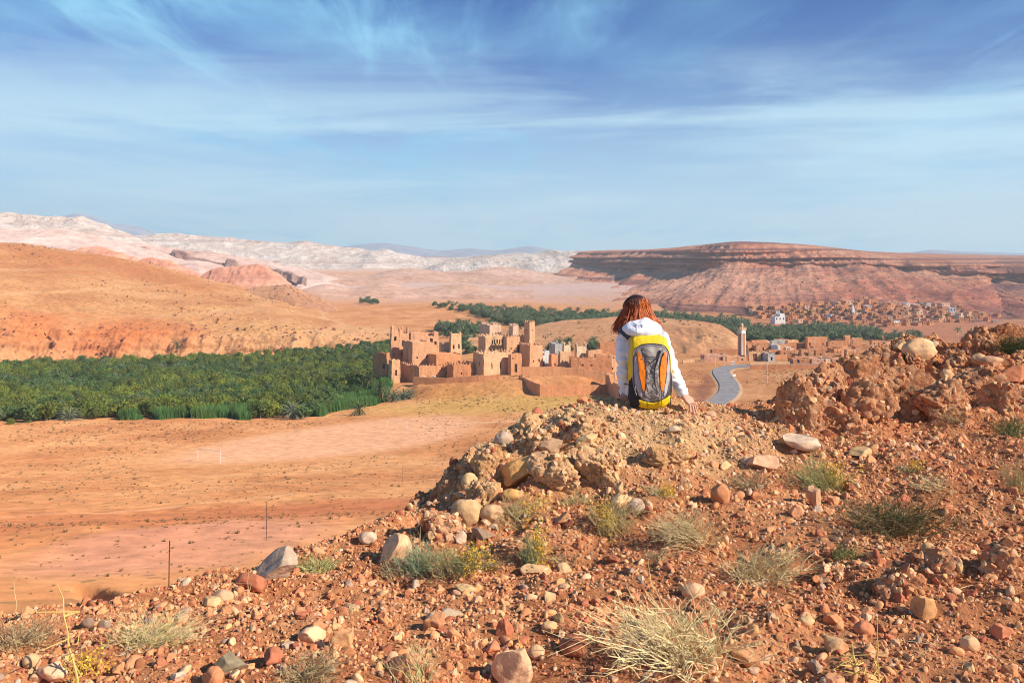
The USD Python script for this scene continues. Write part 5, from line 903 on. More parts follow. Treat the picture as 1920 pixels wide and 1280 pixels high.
def gravel(name, n, smin, smax, label, bury, bias, lod=1, keep=None, power=2.2):
    x, y, px = knoll_samples(n, bias)
    if keep is not None: k = keep(x, y); x, y = x[k], y[k]
    m = len(x); h, r_ = region(x, y); cl = fbm2(x, y, 1.1, 3, 711)
    pr = np.stack([.30 + .35 * r_ - .12 * h, .28 + .2 * (1 - h), .15 + .1 * r_ + (cl < -.08) * .15, .16 + .25 * h, .05 + .75 * h, .022 + .05 * h, .03 + 0 * h], 1); pr = np.maximum(pr * np.array([1, 1, 1, 1, 1, 1, 1]) - np.stack([.2 * h, .1 * h, .1 * h, 0 * h, 0 * h, 0 * h, 0 * h], 1), .01); pr /= pr.sum(1, keepdims=True)
    mat = (pr.cumsum(1) < gr.random((m, 1))).sum(1); sh = np.where((mat >= 5) & (gr.random(m) < .6), 3, gr.integers(0, 4, m))
    s = smin + (smax - smin) * gr.random(m) ** power; s *= 0.75 + 0.25 * y / 5.0
    z = KZ(x, y) + s * (.16 - bury)
    S = SH if lod == 1 else [rock(720 + i, 2, [.8, .6, .9, .2][i], [(1, .8, .6), (1, .7, .55), (1, .9, .8), (1, .75, .5)][i]) for i in range(4)]
    scatter(name, [(S[a], RM[MN[b]]) for a in range(4) for b in range(7)], sh * 7 + mat, np.c_[x, y, z], quat_random(m), s[:, None] * np.ones(3), label, 'gravel')
gravel('gravel', 110000, .010, .034, 'fine red and tan gravel covering the knoll', .08, .85)
gravel('rubble', 15000, .026, .082, 'loose red, orange and pale rubble stones strewn over the knoll', .12, .9, 2, power=2.6)
gravel('outcrop_pebbles', 9000, .03, .11, 'pebbles cemented into the conglomerate outcrops', .22, .55, 2, keep=lambda x, y: (smooth(x, 1.8, 2.4) * smooth(y, 6.2, 7.0) + np.exp(-(((x + .35) / .7) ** 2 + ((y - 6.0) / .7) ** 2)) > gr.random(len(x)) * .9), power=2.0)

def place_rock(name, label, px, py, w, h, mat, seed, kind='angular', depth=1.0, sink=.18, rot=None, tilt=0.0, group=None):
    p = on_knoll(px, py + h * .40); s = p[1] / F
    m = {'angular': lambda: rock(seed, 3, .85, (1, 1, 1)), 'round': lambda: rock(seed, 3, .15, (1, 1, 1)), 'slab': lambda: rock(seed, 3, .6, (1, 1, 1)), 'lump': lambda: conglomerate(seed, (1, 1, 1))}[kind]()
    v = np.array(m[0]); v = rotated(v, (seed * 1.7) % 6.28); e = v.max(0) - v.min(0); v = (v - (v.max(0) + v.min(0)) / 2) / e
    H = h * s / max(.25, 1 - sink) * 1.02
    v = v * [w * s, w * s * depth * .8, H]
    if tilt: a = math.radians(tilt); c_, s_ = math.cos(a), math.sin(a); v = np.c_[v[:, 0] * c_ - v[:, 2] * s_, v[:, 1], v[:, 0] * s_ + v[:, 2] * c_]
    nrm = v / (np.linalg.norm(v, axis=1, keepdims=True) + 1e-9)
    v += nrm * ((meshkit.fbm(v * 45 + seed, 4, seed) - .5) * .10 * min(w, h) * s)[:, None]
    v[:, 2] += H * (.5 - sink)
    if kind == 'lump':
        tm = trimesh.Trimesh(v + p, m[1], process=False); ii = np.random.default_rng(seed).choice(len(tm.faces), 170, p=tm.area_faces / tm.area_faces.sum()); LUMP.append(tm.triangles_center[ii][tm.face_normals[ii][:, 2] > -.2])
    o = obj(name, (v + p, m[1]), RM[mat] if isinstance(mat, str) else mat, smooth=40); return tag(o, label, 'rock', group)
LUMP = []
conglo_tan = earth('tan_conglomerate', [(0.3, (0.48, 0.24, 0.10)), (0.5, (0.62, 0.36, 0.17)), (0.7, (0.70, 0.47, 0.25))], 9, 60, bump=0.8, bump_dist=0.02, speck=(22, .22, (0.66, 0.48, 0.30)))
conglo = earth('conglomerate', [(0.3, (0.40, 0.15, 0.065)), (0.5, (0.56, 0.26, 0.125)), (0.7, (0.66, 0.40, 0.22))], 9, 60, bump=0.8, bump_dist=0.02, speck=(22, .22, (0.62, 0.48, 0.36)))
NOTE = [
 (1505, 752, 100, 84, conglo, 'lump', 'craggy conglomerate cliff at the left foot of the rubble mound', 0), (1552, 722, 100, 70, conglo, 'lump', 'craggy conglomerate ledge rising behind the red boulder of the mound', 0), (1600, 702, 96, 60, conglo, 'lump', 'broad conglomerate crag on the left skyline of the mound', 0), (1660, 686, 90, 56, conglo, 'lump', 'conglomerate crag on the skyline left of the big smooth boulder', 0), (1625, 748, 110, 60, conglo, 'lump', 'wide conglomerate shelf in the middle of the mound', 0), (1700, 722, 100, 60, conglo, 'lump', 'conglomerate shelf under the big smooth boulder', 0), (1770, 742, 110, 56, conglo, 'lump', 'conglomerate shelf right of the mound hollow', 0), (1830, 716, 100, 50, conglo, 'lump', 'conglomerate shelf at the right of the mound', 0), (1570, 776, 110, 46, conglo, 'lump', 'low conglomerate step at the front of the mound', 0), (1885, 744, 100, 50, conglo, 'lump', 'conglomerate shelf near the right edge of the picture', 0),
 (930, 862, 90, 60, conglo_tan, 'lump', 'rugged conglomerate brow at the upper left of the hump', 0), (1000, 832, 90, 46, conglo_tan, 'lump', 'rugged conglomerate brow just right of the white boulder', 0), (905, 930, 80, 56, conglo_tan, 'lump', 'conglomerate lump above the big beige boulder', 0), (1040, 880, 100, 50, conglo_tan, 'lump', 'conglomerate swell on the upper flank of the hump', 0), (830, 985, 80, 50, conglo, 'lump', 'dark conglomerate lump at the brink left of the beige boulders', 0), (1095, 800, 90, 34, conglo_tan, 'lump', 'low conglomerate swell on the skyline left of the woman', 0), (1130, 870, 110, 50, conglo_tan, 'lump', 'conglomerate swell in the middle of the hump', 0), (1250, 850, 110, 40, conglo_tan, 'lump', 'conglomerate swell on the front of the hump below the woman', 0),
 (512, 1068, 112, 42, 'white', 'angular', 'large pale slab-like boulder leaning at the brink of the knoll on the left', 34), (470, 1090, 60, 26, 'rust', 'angular', 'dark shaded rock wedged below the large pale slab', 0), (945, 825, 36, 26, 'white', 'round', 'smooth white boulder on the skyline of the hump, left of the hiker', 0),
 (875, 962, 60, 44, 'tan', 'round', 'big rounded beige boulder on the left flank of the hump', 0), (922, 963, 46, 28, 'tan', 'round', 'flat-topped beige boulder touching the big rounded one', 0), (880, 905, 32, 26, 'tan', 'round', 'round tan stone above the big beige boulder at the brink', 0), (958, 928, 36, 18, 'ochre', 'round', 'yellowish flat stone under the slanted ochre slab', 0),
 (968, 886, 96, 40, 'ochre', 'slab', 'slanted ochre sandstone slab set in the flank of the hump', 36), (1012, 868, 50, 34, 'peach', 'angular', 'pale broken block right of the slanted ochre slab', 20), (890, 888, 34, 20, 'rust', 'angular', 'dark jutting rock on the outline of the hump above the round tan stone', 0), (1035, 840, 46, 26, 'peach', 'angular', 'pale angular rock high on the left side of the hump', 10),
 (1500, 832, 70, 24, 'white', 'slab', 'long cream slab lying on the saddle right of the hump', -6), (1470, 828, 26, 18, 'tan', 'angular', 'small cream block at the left end of the long slab', 0), (1613, 848, 44, 14, 'tan', 'slab', 'low tan stone right of the cream slab', 0), (1525, 935, 30, 38, 'peach', 'angular', 'pointed pyramid-shaped stone between two dry bushes', 0), (1350, 928, 36, 34, 'red', 'round', 'rounded red-brown rock left of the pyramid-shaped stone', 0),
 (690, 1008, 34, 20, 'white', 'round', 'pale stone at the brink, topmost of the left corner pair', 0), (738, 1030, 66, 40, 'peach', 'slab', 'tilted peach slab below the pale stone at the brink', 24), (906, 1003, 46, 20, 'grey', 'slab', 'flat grey stone behind the yellow green shrub', 0), (864, 1006, 22, 22, 'white', 'angular', 'small upright pale stone left of the flat grey one', 0), (925, 989, 18, 10, 'white', 'angular', 'tiny bright white stone beside the flat grey one', 0),
 (1003, 1068, 58, 15, 'tan', 'slab', 'long flat tan stone in the middle of the foreground', 0), (874, 1104, 46, 14, 'tan', 'slab', 'flat pale brown stone lower left of the long flat tan one', 0), (960, 1248, 78, 66, 'peach', 'angular', 'big peach-orange rock at the bottom edge of the picture', 0), (846, 1154, 38, 24, 'white', 'angular', 'white-edged grey stone with a pointed right corner', 8), (814, 1166, 40, 34, 'orange', 'angular', 'orange block just left of the white-edged stone', 0),
 (1006, 1222, 32, 22, 'peach', 'round', 'smooth pale pink oval stone right of the big peach rock', 0), (946, 1178, 34, 30, 'rust', 'angular', 'dark reddish stone above the big peach rock', 0), (1074, 1213, 52, 36, 'rust', 'round', 'shaded dark brown round rock under the big pale thorn shrub', 0), (1030, 1174, 30, 15, 'tan', 'round', 'yellowish oval stone below a small upright one', 0), (1048, 1160, 18, 20, 'tan', 'angular', 'small upright yellowish stone left of the big pale thorn shrub', 0),
 (430, 1240, 78, 32, 'green', 'slab', 'greenish grey elongated rock at the lower left', 12), (334, 1268, 30, 16, 'white', 'angular', 'white chip of stone below the greenish rock', 0), (400, 1272, 40, 30, 'red', 'angular', 'red angular rock below the greenish one', 0), (1732, 1140, 44, 38, 'orange', 'angular', 'bright orange angular rock on the right of the foreground', 0), (1722, 658, 62, 40, 'tan', 'round', 'big smooth tan boulder crowning the rubble mound on the right', 0), (1688, 652, 26, 24, 'tan', 'angular', 'tan block split from the big smooth boulder', 0),
 (1578, 712, 40, 22, 'tan', 'slab', 'tan slab on the left shoulder of the rubble mound', -10), (1640, 712, 46, 40, conglo, 'lump', 'conglomerate lump below the big smooth tan boulder', 0), (1720, 690, 40, 44, conglo, 'lump', 'upright conglomerate block leaning under the big smooth boulder', 15), (1776, 706, 26, 18, 'tan', 'round', 'round tan stone in the gap of the rubble mound', 0), (1858, 676, 56, 20, 'peach', 'slab', 'wide flat reddish slab under the dark bush', 8), (1835, 676, 28, 18, 'tan', 'round', 'round tan stone in front of the dark bush', 0),
 (1900, 704, 60, 26, 'red', 'slab', 'long red slab at the right edge of the picture', 10), (1500, 764, 66, 52, conglo, 'lump', 'red conglomerate boulder at the left foot of the rubble mound', 0), (1560, 742, 60, 46, conglo, 'lump', 'conglomerate boulder behind the red one at the foot of the mound', 0), (1600, 690, 54, 36, conglo, 'lump', 'conglomerate hump on the skyline of the mound', 0), (1834, 640, 60, 48, conglo, 'lump', 'dark conglomerate pillar in front of the green bush', 0), (1790, 672, 50, 30, conglo, 'lump', 'conglomerate lump right of the big smooth boulder', 0),
 (1745, 735, 54, 26, 'orange', 'angular', 'orange broken ledge in the middle of the mound', 0), (1530, 1252, 26, 24, 'grey', 'angular', 'pale grey shard standing on edge at the bottom', 10), (1412, 1256, 26, 16, 'grey', 'angular', 'small grey triangular shard near the bottom', 0), (1160, 918, 20, 26, 'tan', 'angular', 'upright pale stone standing on a flat one', 0), (1166, 938, 40, 18, 'tan', 'slab', 'flat pale stone carrying the upright one', 0), (1193, 950, 32, 26, 'white', 'round', 'round whitish stone right of the upright pale one', 0), (1058, 973, 42, 22, 'orange', 'angular', 'orange wedge-shaped stone among the yellow shrubs', 0), (1213, 962, 24, 24, 'red', 'angular', 'red block right of the round whitish stone', 0),
 (1262, 806, 34, 12, 'white', 'slab', 'low pale slab on the crown of the hump below the hiker', 0), (1565, 1210, 34, 28, 'tan', 'angular', 'tan stone at the lower right', 0), (1620, 1180, 40, 24, 'red', 'round', 'red rounded stone right of the tan one', 0), (1512, 1164, 30, 16, 'tan', 'round', 'pale oval stone right of the big pale thorn shrub', 0), (1400, 1236, 56, 26, 'orange', 'angular', 'orange wedge at the foot of the big pale thorn shrub', 0), (1300, 1108, 44, 26, 'peach', 'round', 'pinkish rounded stone behind the big pale thorn shrub', 0), (1880, 1186, 36, 24, 'red', 'angular', 'red stone near the right edge of the foreground', 0), (1818, 1208, 36, 26, 'peach', 'round', 'peach round stone near the right edge of the foreground', 0), (1680, 1085, 90, 46, conglo, 'lump', 'broad conglomerate hump right of the second thorn shrub', 0), (1760, 1060, 100, 50, conglo, 'lump', 'largest conglomerate hump at the right of the foreground', 0), (1880, 1050, 90, 60, conglo, 'lump', 'conglomerate hump cut by the right edge of the picture', 0), (1560, 1075, 70, 30, conglo, 'lump', 'low conglomerate hump beside the small green shrub', 0), (1740, 1030, 26, 22, 'tan', 'round', 'small tan stone on top of the largest conglomerate hump', 0), (1466, 1080, 22, 12, 'grey', 'round', 'small smooth grey stone right of the second thorn shrub', 0), (640, 1200, 44, 32, 'orange', 'angular', 'orange block in the lower left foreground', 0), (585, 1190, 50, 26, 'peach', 'slab', 'peach flat block left of the orange one', 0), (100, 1262, 60, 34, 'peach', 'angular', 'peach rock near the bottom left corner', 0), (60, 1240, 34, 24, 'tan', 'round', 'rounded tan rock near the bottom left corner', 0), (760, 1245, 60, 40, 'orange', 'angular', 'orange rubble block left of the big peach rock', 0), (196, 1172, 26, 18, 'grey', 'round', 'grey stone under the left edge shrub', 0), (165, 1168, 24, 18, 'grey', 'round', 'second grey stone, left of the one under the edge shrub', 0), (395, 1130, 36, 16, 'tan', 'slab', 'tan flat stone just below the brink on the left', 0), (418, 1118, 40, 20, 'peach', 'round', 'pale stone at the brink left of the large pale slab', 0), (1428, 868, 60, 26, 'peach', 'angular', 'pale rock on the tan saddle right of the hump', 0), (1100, 830, 50, 22, 'tan', 'angular', 'tan block on the upper face of the hump', 15)]
for i, (px, py, w, h, m_, k, lab, tl) in enumerate(NOTE):
    place_rock('boulder' if max(w, h) > 44 else 'rock', lab, px, py, w, h, m_, 800 + i * 3, k, depth=.9, sink=.42 if k == 'lump' else .18, tilt=tl)
lp = np.vstack(LUMP); lp = lp[lp[:, 2] > KZ(lp[:, 0], lp[:, 1]) - .01]; nl = len(lp); lm = gr.choice(7, nl, p=[.22, .3, .12, .2, .1, .04, .02]); lh = np.exp(-(((lp[:, 0] - .5) / 1.4) ** 2)) * (lp[:, 0] < 1.9); lm = np.where(gr.random(nl) < lh * .6, gr.choice([3, 4], nl), lm)
SH2 = [rock(740 + i, 2, [.8, .6, .9, .5][i], [(1, .8, .6), (1, .7, .55), (1, .9, .8), (1, .75, .5)][i]) for i in range(4)]
scatter('outcrop_pebbles', [(SH2[a], RM[MN[b]]) for a in range(4) for b in range(7)], gr.integers(0, 4, nl) * 7 + lm, lp, quat_random(nl), (.018 + .06 * gr.random(nl) ** 2.2)[:, None] * (.75 + .25 * lp[:, 1:2] / 5) * np.ones(3), 'pebbles cemented into the conglomerate crags', 'gravel')
rp_ = {}
RL = {'red': 'brick red angular loose rock in the rubble of the knoll', 'orange': 'orange angular loose rock in the rubble of the knoll', 'rust': 'dark rust brown loose rock in the rubble of the knoll', 'peach': 'pale peach loose rock in the rubble of the knoll', 'tan': 'tan loose rock in the rubble of the knoll', 'white': 'small whitish stone lying in the rubble of the knoll', 'grey': 'smooth grey pebble lying in the rubble of the knoll'}
x, y, px = knoll_samples(330, .8); h_, r_ = region(x, y)
for i in range(len(x)):
    c_ = gr.choice(MN, p=np.array([.27, .32, .16, .19, .03, .01, .02]) if h_[i] < .4 else np.array([.05, .15, .03, .3, .37, .08, .02])); key = (c_, int(gr.integers(0, 2)))
    if key not in rp_:
        pr = proto_class('loose_%s_rock_%s' % (c_, 'ab'[key[1]])); obj('stone', rock(950 + len(rp_), 3, .8 if c_ not in ('grey', 'white') else .2, (1, .85, .7)), RM[c_], pr, smooth=35); rp_[key] = pr
    s = gr.uniform(.055, .125) * (.8 + .2 * y[i] / 5); t = copy_of(rp_[key], 'loose_rock', RL[c_].replace('in the rubble of the knoll', ('by the brink on the left' if px[i] < 700 and y[i] > 3.9 else 'on the hump below the woman' if h_[i] > .4 else 'on the right hand mound' if r_[i] > .4 else 'on the red slope at the right' if px[i] > 1350 and y[i] > 4.2 else 'among the shrubs in the middle' if y[i] > 4.2 else 'along the bottom left' if px[i] < 700 else 'along the bottom right' if px[i] > 1350 else 'along the bottom middle') + ' of the knoll'), 'rock', (x[i], y[i], float(KZ(x[i], y[i])) + s * .12), gr.uniform(0, 6.28), s, 'loose rocks in the rubble of the knoll', tilt=gr.uniform(-40, 40))

# ------------------------------------------------------------------ dry shrubs, thorn bushes and stalks
TW = {'cream': plain('cream_twig', (0.66, 0.53, 0.27), .8, random_value=.15), 'pale': plain('pale_green_twig', (0.46, 0.42, 0.17), .8, random_value=.15), 'green': plain('green_twig', (0.22, 0.25, 0.085), .75, random_value=.15), 'straw': plain('straw_twig', (0.52, 0.39, 0.20), .8, random_value=.15), 'brown': plain('brown_twig', (0.26, 0.165, 0.085), .85, random_value=.15), 'blue': plain('blue_green_twig', (0.28, 0.34, 0.19), .8, random_value=.15), 'yellow': plain('yellow_bloom', (0.62, 0.38, 0.035), .8, random_value=.15), 'dark': plain('dark_green_twig', (0.09, 0.10, 0.03), .8, random_value=.15), 'gold': plain('golden_stalk', (0.62, 0.44, 0.13), .8)}
def tubes(L, n=3):
    V_, F_, b = [], [], 0
    for p, r in L:
        p = np.asarray(p, float); t = np.gradient(p, axis=0); t /= np.linalg.norm(t, axis=1, keepdims=True) + 1e-9
        a = np.cross(t, [0.31, 0.87, 0.38]); a /= np.linalg.norm(a, axis=1, keepdims=True) + 1e-9; c = np.cross(t, a); ang = np.arange(n) * 2 * np.pi / n
        rr_ = np.linspace(r, r * .35, len(p)); V_.append((p[:, None] + rr_[:, None, None] * (np.cos(ang)[None, :, None] * a[:, None] + np.sin(ang)[None, :, None] * c[:, None])).reshape(-1, 3))
        i, j = np.meshgrid(np.arange(len(p) - 1), np.arange(n), indexing='ij'); q_ = np.stack([i * n + j, i * n + (j + 1) % n, (i + 1) * n + (j + 1) % n, (i + 1) * n + j], -1).reshape(-1, 4) + b
        F_.append(np.vstack([q_[:, [0, 1, 2]], q_[:, [0, 2, 3]]])); b += len(p) * n
    return np.vstack(V_), np.vstack(F_)
def stem(r, base, w, h, lean, segs=6, wig=.085, drift=(0, 0)):
    a = r.uniform(0, 2 * np.pi); R = r.uniform(.15, 1.0) ** .7 * lean; up = r.uniform(.55, 1.0) * math.sqrt(max(.12, 1 - (R * .8) ** 2)); s = np.linspace(0, 1, segs)
    p = np.c_[np.cos(a) * R * w * s ** 1.0, np.sin(a) * R * w * s * .8, h * up * (s * 1.15 - .15 * s ** 2 * (1 + R))]
    p[:, 0] += drift[0] * w * s ** 1.5; p[:, 1] += drift[1] * w * s ** 1.5
    p[1:] += r.normal(0, wig, (segs - 1, 3)) * np.array([w, w, h * .6]) * s[1:, None] * .7; return base + p
def shrub(name, label, px, py, wpx, hpx, colors, n, seed, lean=1.0, twigs=4, thick=.0021, bloom=0, cat='shrub', bury=.02):
    r = np.random.default_rng(seed); p0 = on_knoll(px, py); s = p0[1] / F; w, h = wpx * s / 2, hpx * s
    t = thing(name, label, cat, p0 - [0, 0, bury]); A, Bq, heads = [], [], []; dr = r.uniform(-.4, .4, 2)
    for _ in range(n):
        b = np.r_[r.normal(0, .24 * w, 2), 0]; b[2] = float(KZ(p0[0] + b[0], p0[1] + b[1])) - p0[2]; P_ = stem(r, b, w, h * (r.random() ** .5 * .6 + .45), lean, drift=dr); A.append((P_, thick * r.uniform(.7, 1.3)))
        for k in range(twigs):
            i = r.integers(2, len(P_) - 1); d = P_[i] - P_[i - 1]; L = np.linalg.norm(d) * r.uniform(.9, 2.2); d = d / (np.linalg.norm(d) + 1e-9) + r.normal(0, .65, 3); d /= np.linalg.norm(d); q_ = P_[i] + np.outer([0, .5, 1], d * L); q_[1] += r.normal(0, .08 * L, 3); q_[2, 2] = max(q_[2, 2], .01); Bq.append((q_, thick * .62))
            if k == 0: heads.append(q_[2])
        heads.append(P_[-1])
    obj('stems', tubes(A), TW[colors[0]], t)
    if Bq: obj('twigs', tubes(Bq), TW[colors[1]], t)
    if bloom:
        hd = np.array(heads); hd = hd[np.argsort(-(hd[:, 0] * (1 if bloom > 0 else -1)))][:max(20, int(len(hd) * .4))]
        v, f = leaf_cloud(len(hd) * 7, 1, 1, .006, seed, 3); v = v.reshape(-1, 4, 3); v = v - v.mean(1, keepdims=True) + np.repeat(hd, 7, 0)[:, None] + r.normal(0, .016, (len(hd) * 7, 1, 3)); obj('blooms', (v.reshape(-1, 3), f), TW['yellow'], t, kind='stuff')
    return t
SHR = [('thorn_bush', 'largest pale thorn bush with stiff cream twigs at the bottom of the picture', 1285, 1238, 300, 165, ('cream', 'cream'), 120, 1.0, 5, 0), ('thorn_bush', 'second largest cream thorn bush, behind and right of the largest', 1415, 1088, 170, 100, ('cream', 'cream'), 80, 1.0, 5, 0),
 ('dry_bush', 'big dark olive-brown bush with fine twigs in shadow on the right', 1670, 1000, 220, 110, ('brown', 'dark'), 210, 1.0, 5, 0), ('dry_bush', 'green grassy bush with yellow bloom at its right side', 1552, 918, 120, 76, ('pale', 'green'), 130, .9, 4, 1), ('dry_bush', 'pale fine grass bush at the centre right, below the hump', 1300, 1010, 150, 85, ('cream', 'straw'), 150, .95, 4, 0),
 ('dry_bush', 'pale grass bush with orange yellow bloom under the hump', 1152, 990, 110, 84, ('pale', 'straw'), 120, .9, 4, -1), ('dry_bush', 'low grey green bush left of the wedge-shaped stone', 965, 978, 120, 50, ('pale', 'straw'), 120, 1.0, 4, 1), ('dry_bush', 'rust and yellow bush in the left middle of the foreground', 850, 1078, 130, 80, ('straw', 'green'), 150, .9, 4, 1), ('dry_bush', 'blue green bush beside the rust and yellow one', 790, 1070, 110, 74, ('blue', 'blue'), 130, .9, 4, 0),
 ('dry_bush', 'upright blue green grass clump with yellow bloom on its right', 998, 1056, 70, 84, ('blue', 'pale'), 90, .6, 3, 1), ('dry_bush', 'olive grass tuft growing behind the large pale slab at the brink', 590, 1072, 96, 44, ('pale', 'green'), 110, 1.0, 3, 0), ('dry_bush', 'straggling pale bush at the lower left, near the brink', 272, 1208, 180, 76, ('pale', 'straw'), 120, 1.0, 5, 0), ('dry_bush', 'tangled grey-brown bush at the left edge of the picture', 45, 1210, 140, 76, ('straw', 'brown'), 120, 1.0, 5, 0),
 ('dry_bush', 'reddish brown dead bush at the bottom, left of the centre', 570, 1272, 150, 76, ('brown', 'straw'), 110, 1.0, 5, 0), ('dry_bush', 'thin pale green sprig bush at the bottom, left of the big peach rock', 790, 1276, 120, 100, ('pale', 'straw'), 34, .8, 4, 0), ('dry_bush', 'small brown tuft on the saddle left of the yellow-bloomed bush', 1412, 916, 74, 44, ('straw', 'brown'), 70, 1.0, 4, 0), ('dry_bush', 'dark green bush crowning the rubble mound at the right edge', 1895, 664, 84, 54, ('dark', 'dark'), 260, 1.0, 6, 0),
 ('dry_bush', 'dark green grassy clump at the right edge, middle height', 1893, 818, 84, 56, ('green', 'dark'), 120, .95, 3, 0), ('dry_bush', 'tall spiky grass clump at the right edge below the dark green one', 1905, 924, 70, 90, ('pale', 'straw'), 70, .7, 3, 0), ('dry_bush', 'small brown bush in the hollow of the rubble mound', 1713, 742, 56, 30, ('straw', 'straw'), 80, 1.0, 4, 0), ('dry_bush', 'brown tuft on the red slope right of the mound hollow', 1795, 790, 66, 36, ('brown', 'straw'), 80, 1.0, 4, 0),
 ('dry_bush', 'small straw tuft on the tan hump below the hiker', 1246, 930, 56, 34, ('pale', 'straw'), 60, 1.0, 3, 1), ('dry_bush', 'bright green weed left of the largest conglomerate hump', 1572, 1046, 60, 44, ('green', 'green'), 60, .8, 3, 0), ('dry_bush', 'yellow-flowered low plant between the two right hand bushes', 1712, 882, 54, 20, ('straw', 'green'), 60, 1.0, 3, 1), ('dry_bush', 'pale spreading tuft right of the yellow-flowered low plant', 1760, 912, 90, 34, ('straw', 'cream'), 70, 1.0, 3, 0), ('dry_bush', 'rusty low bush left of the upright blue green clump', 910, 1066, 50, 34, ('brown', 'straw'), 60, 1.0, 3, 0),
 ('dry_bush', 'rusty low tuft right of the upright blue green clump', 1062, 1060, 70, 34, ('brown', 'straw'), 60, 1.0, 3, 0), ('dry_bush', 'small straw tuft on the flank of the hump', 1070, 945, 60, 34, ('straw', 'pale'), 60, 1.0, 3, 0), ('dry_bush', 'dull grey tuft in the shadow behind the second thorn bush', 1232, 1050, 60, 36, ('brown', 'straw'), 60, 1.0, 3, 0), ('dry_bush', 'thin dry tuft beside the tilted peach slab', 735, 1082, 60, 44, ('straw', 'brown'), 60, .9, 3, 0), ('dry_bush', 'wispy dry tuft in front of the large pale slab', 660, 1150, 60, 36, ('straw', 'brown'), 26, 1.0, 3, 0), ('dry_bush', 'yellow dry-flowered weed at the bottom left', 150, 1254, 90, 50, ('gold', 'gold'), 46, 1.0, 4, 1)]
for i, (nm, lab, px, py, w, h, c_, n, ln_, tw, bl) in enumerate(SHR):
    shrub(nm, lab, px, py, w, h, c_, n, 1100 + i, ln_, tw, .0017 if nm == 'dry_bush' else .0026, bl)
def stalk(label, px, py, hpx, dx, color, seed, thick=.004, side=0):
    r = np.random.default_rng(seed); p0 = on_knoll(px, py); s = p0[1] / F; n = 8; q_ = np.linspace(0, 1, n)
    p = np.c_[dx * s * q_ ** 1.3, r.normal(0, .004, n), hpx * s * q_ - .02]; p[:, 0] += r.normal(0, .003, n)
    t = thing('dry_stalk', label, 'plant', p0); obj('stem', tubes([(p, thick)], 5), TW[color], t)
    if side: obj('side_shoots', tubes([(np.array([p[i], p[i] + [r.normal() * .03, r.normal() * .03, r.uniform(.0, .03)], p[i] + [r.normal() * .05, r.normal() * .05, r.uniform(.01, .05)]]), thick * .8) for i in r.integers(0, 6, side)], 4), TW[color], t)
for i, (lab, px, py, h, dx, c_, th_, sd) in enumerate([('tallest golden dry stalk with a thick base at the lower left', 146, 1290, 205, -38, 'gold', .0048, 10), ('thin straw stalk at the far left edge', 32, 1160, 80, -6, 'straw', .0028, 0), ('thin straw stalk standing at the brink left of the large pale slab', 409, 1118, 62, 0, 'straw', .0026, 0), ('second thin straw stalk at the brink, below the large pale slab', 466, 1130, 66, 0, 'straw', .0026, 3), ('golden forked weed stalk at the bottom right', 1606, 1276, 82, -8, 'gold', .005, 8), ('straight golden stalk right of the forked one', 1646, 1284, 140, -2, 'gold', .004, 3), ('short reddish stalk at the lower right', 1732, 1240, 40, 4, 'straw', .003, 2), ('orange tipped grass stalk behind the largest thorn bush', 1222, 1110, 68, -6, 'gold', .003, 0), ('thin stalk leaning right near the flank of the hump', 1176, 1000, 44, 18, 'straw', .0026, 0), ('thin straight stalk below the long flat tan stone', 976, 1220, 64, -6, 'gold', .0026, 0), ('thin white stalk left of the blue green bush', 788, 1040, 60, 0, 'cream', .0024, 0), ('thin stalk at the brink beside the round beige boulders', 861, 950, 36, 0, 'straw', .0024, 0), ('pale leaning stick on the red slope at the right', 1812, 760, 22, 34, 'cream', .004, 0), ('bent dry stick lying across the tuft at the right edge', 1842, 846, 22, 40, 'straw', .004, 0), ('pale stick lying in the shade at the lower right', 1766, 1108, 20, 56, 'cream', .004, 0)]):
    stalk(lab, px, py, h, dx, c_, 1300 + i, th_, sd)

# ------------------------------------------------------------------ the hiker
PYd = 6.72
def Q(px, py, d=0.0): return P(px, py, PYd) + np.array([0, d, 0])
def ball(p, r, n=20): return m3.Manifold.sphere(r, n).translate(list(map(float, p)))
def hullm(L): return m3.Manifold.batch_hull(L)
def chain(pts, n=20):
    """joints with radii: hulls of neighbouring balls, joined"""
    B_ = [ball(p, r, n) for p, r in pts]
    return m3.Manifold.batch_boolean([hullm([B_[i], B_[i + 1]]) for i in range(len(B_) - 1)], m3.OpType.Add)
def union(L): return m3.Manifold.batch_boolean(L, m3.OpType.Add)
def soft(m, edge, it=12):
    m = m.refine_to_length(edge); a = m.to_mesh(); t = trimesh.Trimesh(a.vert_properties[:, :3], a.tri_verts, process=True); v0 = t.vertices.copy(); trimesh.smoothing.filter_taubin(t, 0.5, 0.52, it); v1 = t.vertices.copy(); bad = ~(np.linalg.norm(v1 - v0, axis=1) < 3 * edge); v1[bad] = v0[bad]; t.vertices = v1; return t
skin = usdkit.material(stage, '/World/Looks/skin', {'geo': ('geometry', {}), 'n': ('noise_texture', {'scale': 60.0, 'detail': 4.0}), 'r': ('rgb_ramp', {'ramp': [(.3, (.50, .25, .17)), (.7, (.60, .32, .22))]}), 'p': ('principled_bsdf', {'roughness': .5, 'subsurface_weight': .1, 'subsurface_radius': (.01, .004, .002)})}, [('geo.position', 'n.vector'), ('n.fac', 'r.fac'), ('r.color', 'p.base_color')], surface='p.BSDF')
cloth_w = plain('white_fleece', (0.80, 0.80, 0.83), .95, .05, 140, .35, .003, .1, sheen=.2)
denim = plain('grey_blue_denim', (0.17, 0.19, 0.24), .9, .18, 220, .3, .002, .1)
shoe_m = plain('brown_shoe', (0.09, 0.06, 0.045), .7)
DY = .30
hipL, hipR = Q(1197, 745, DY - .05), Q(1231, 745, DY - .05)
for h_i in (hipL, hipR): h_i[2] = KZ(h_i[0], h_i[1]) + .085
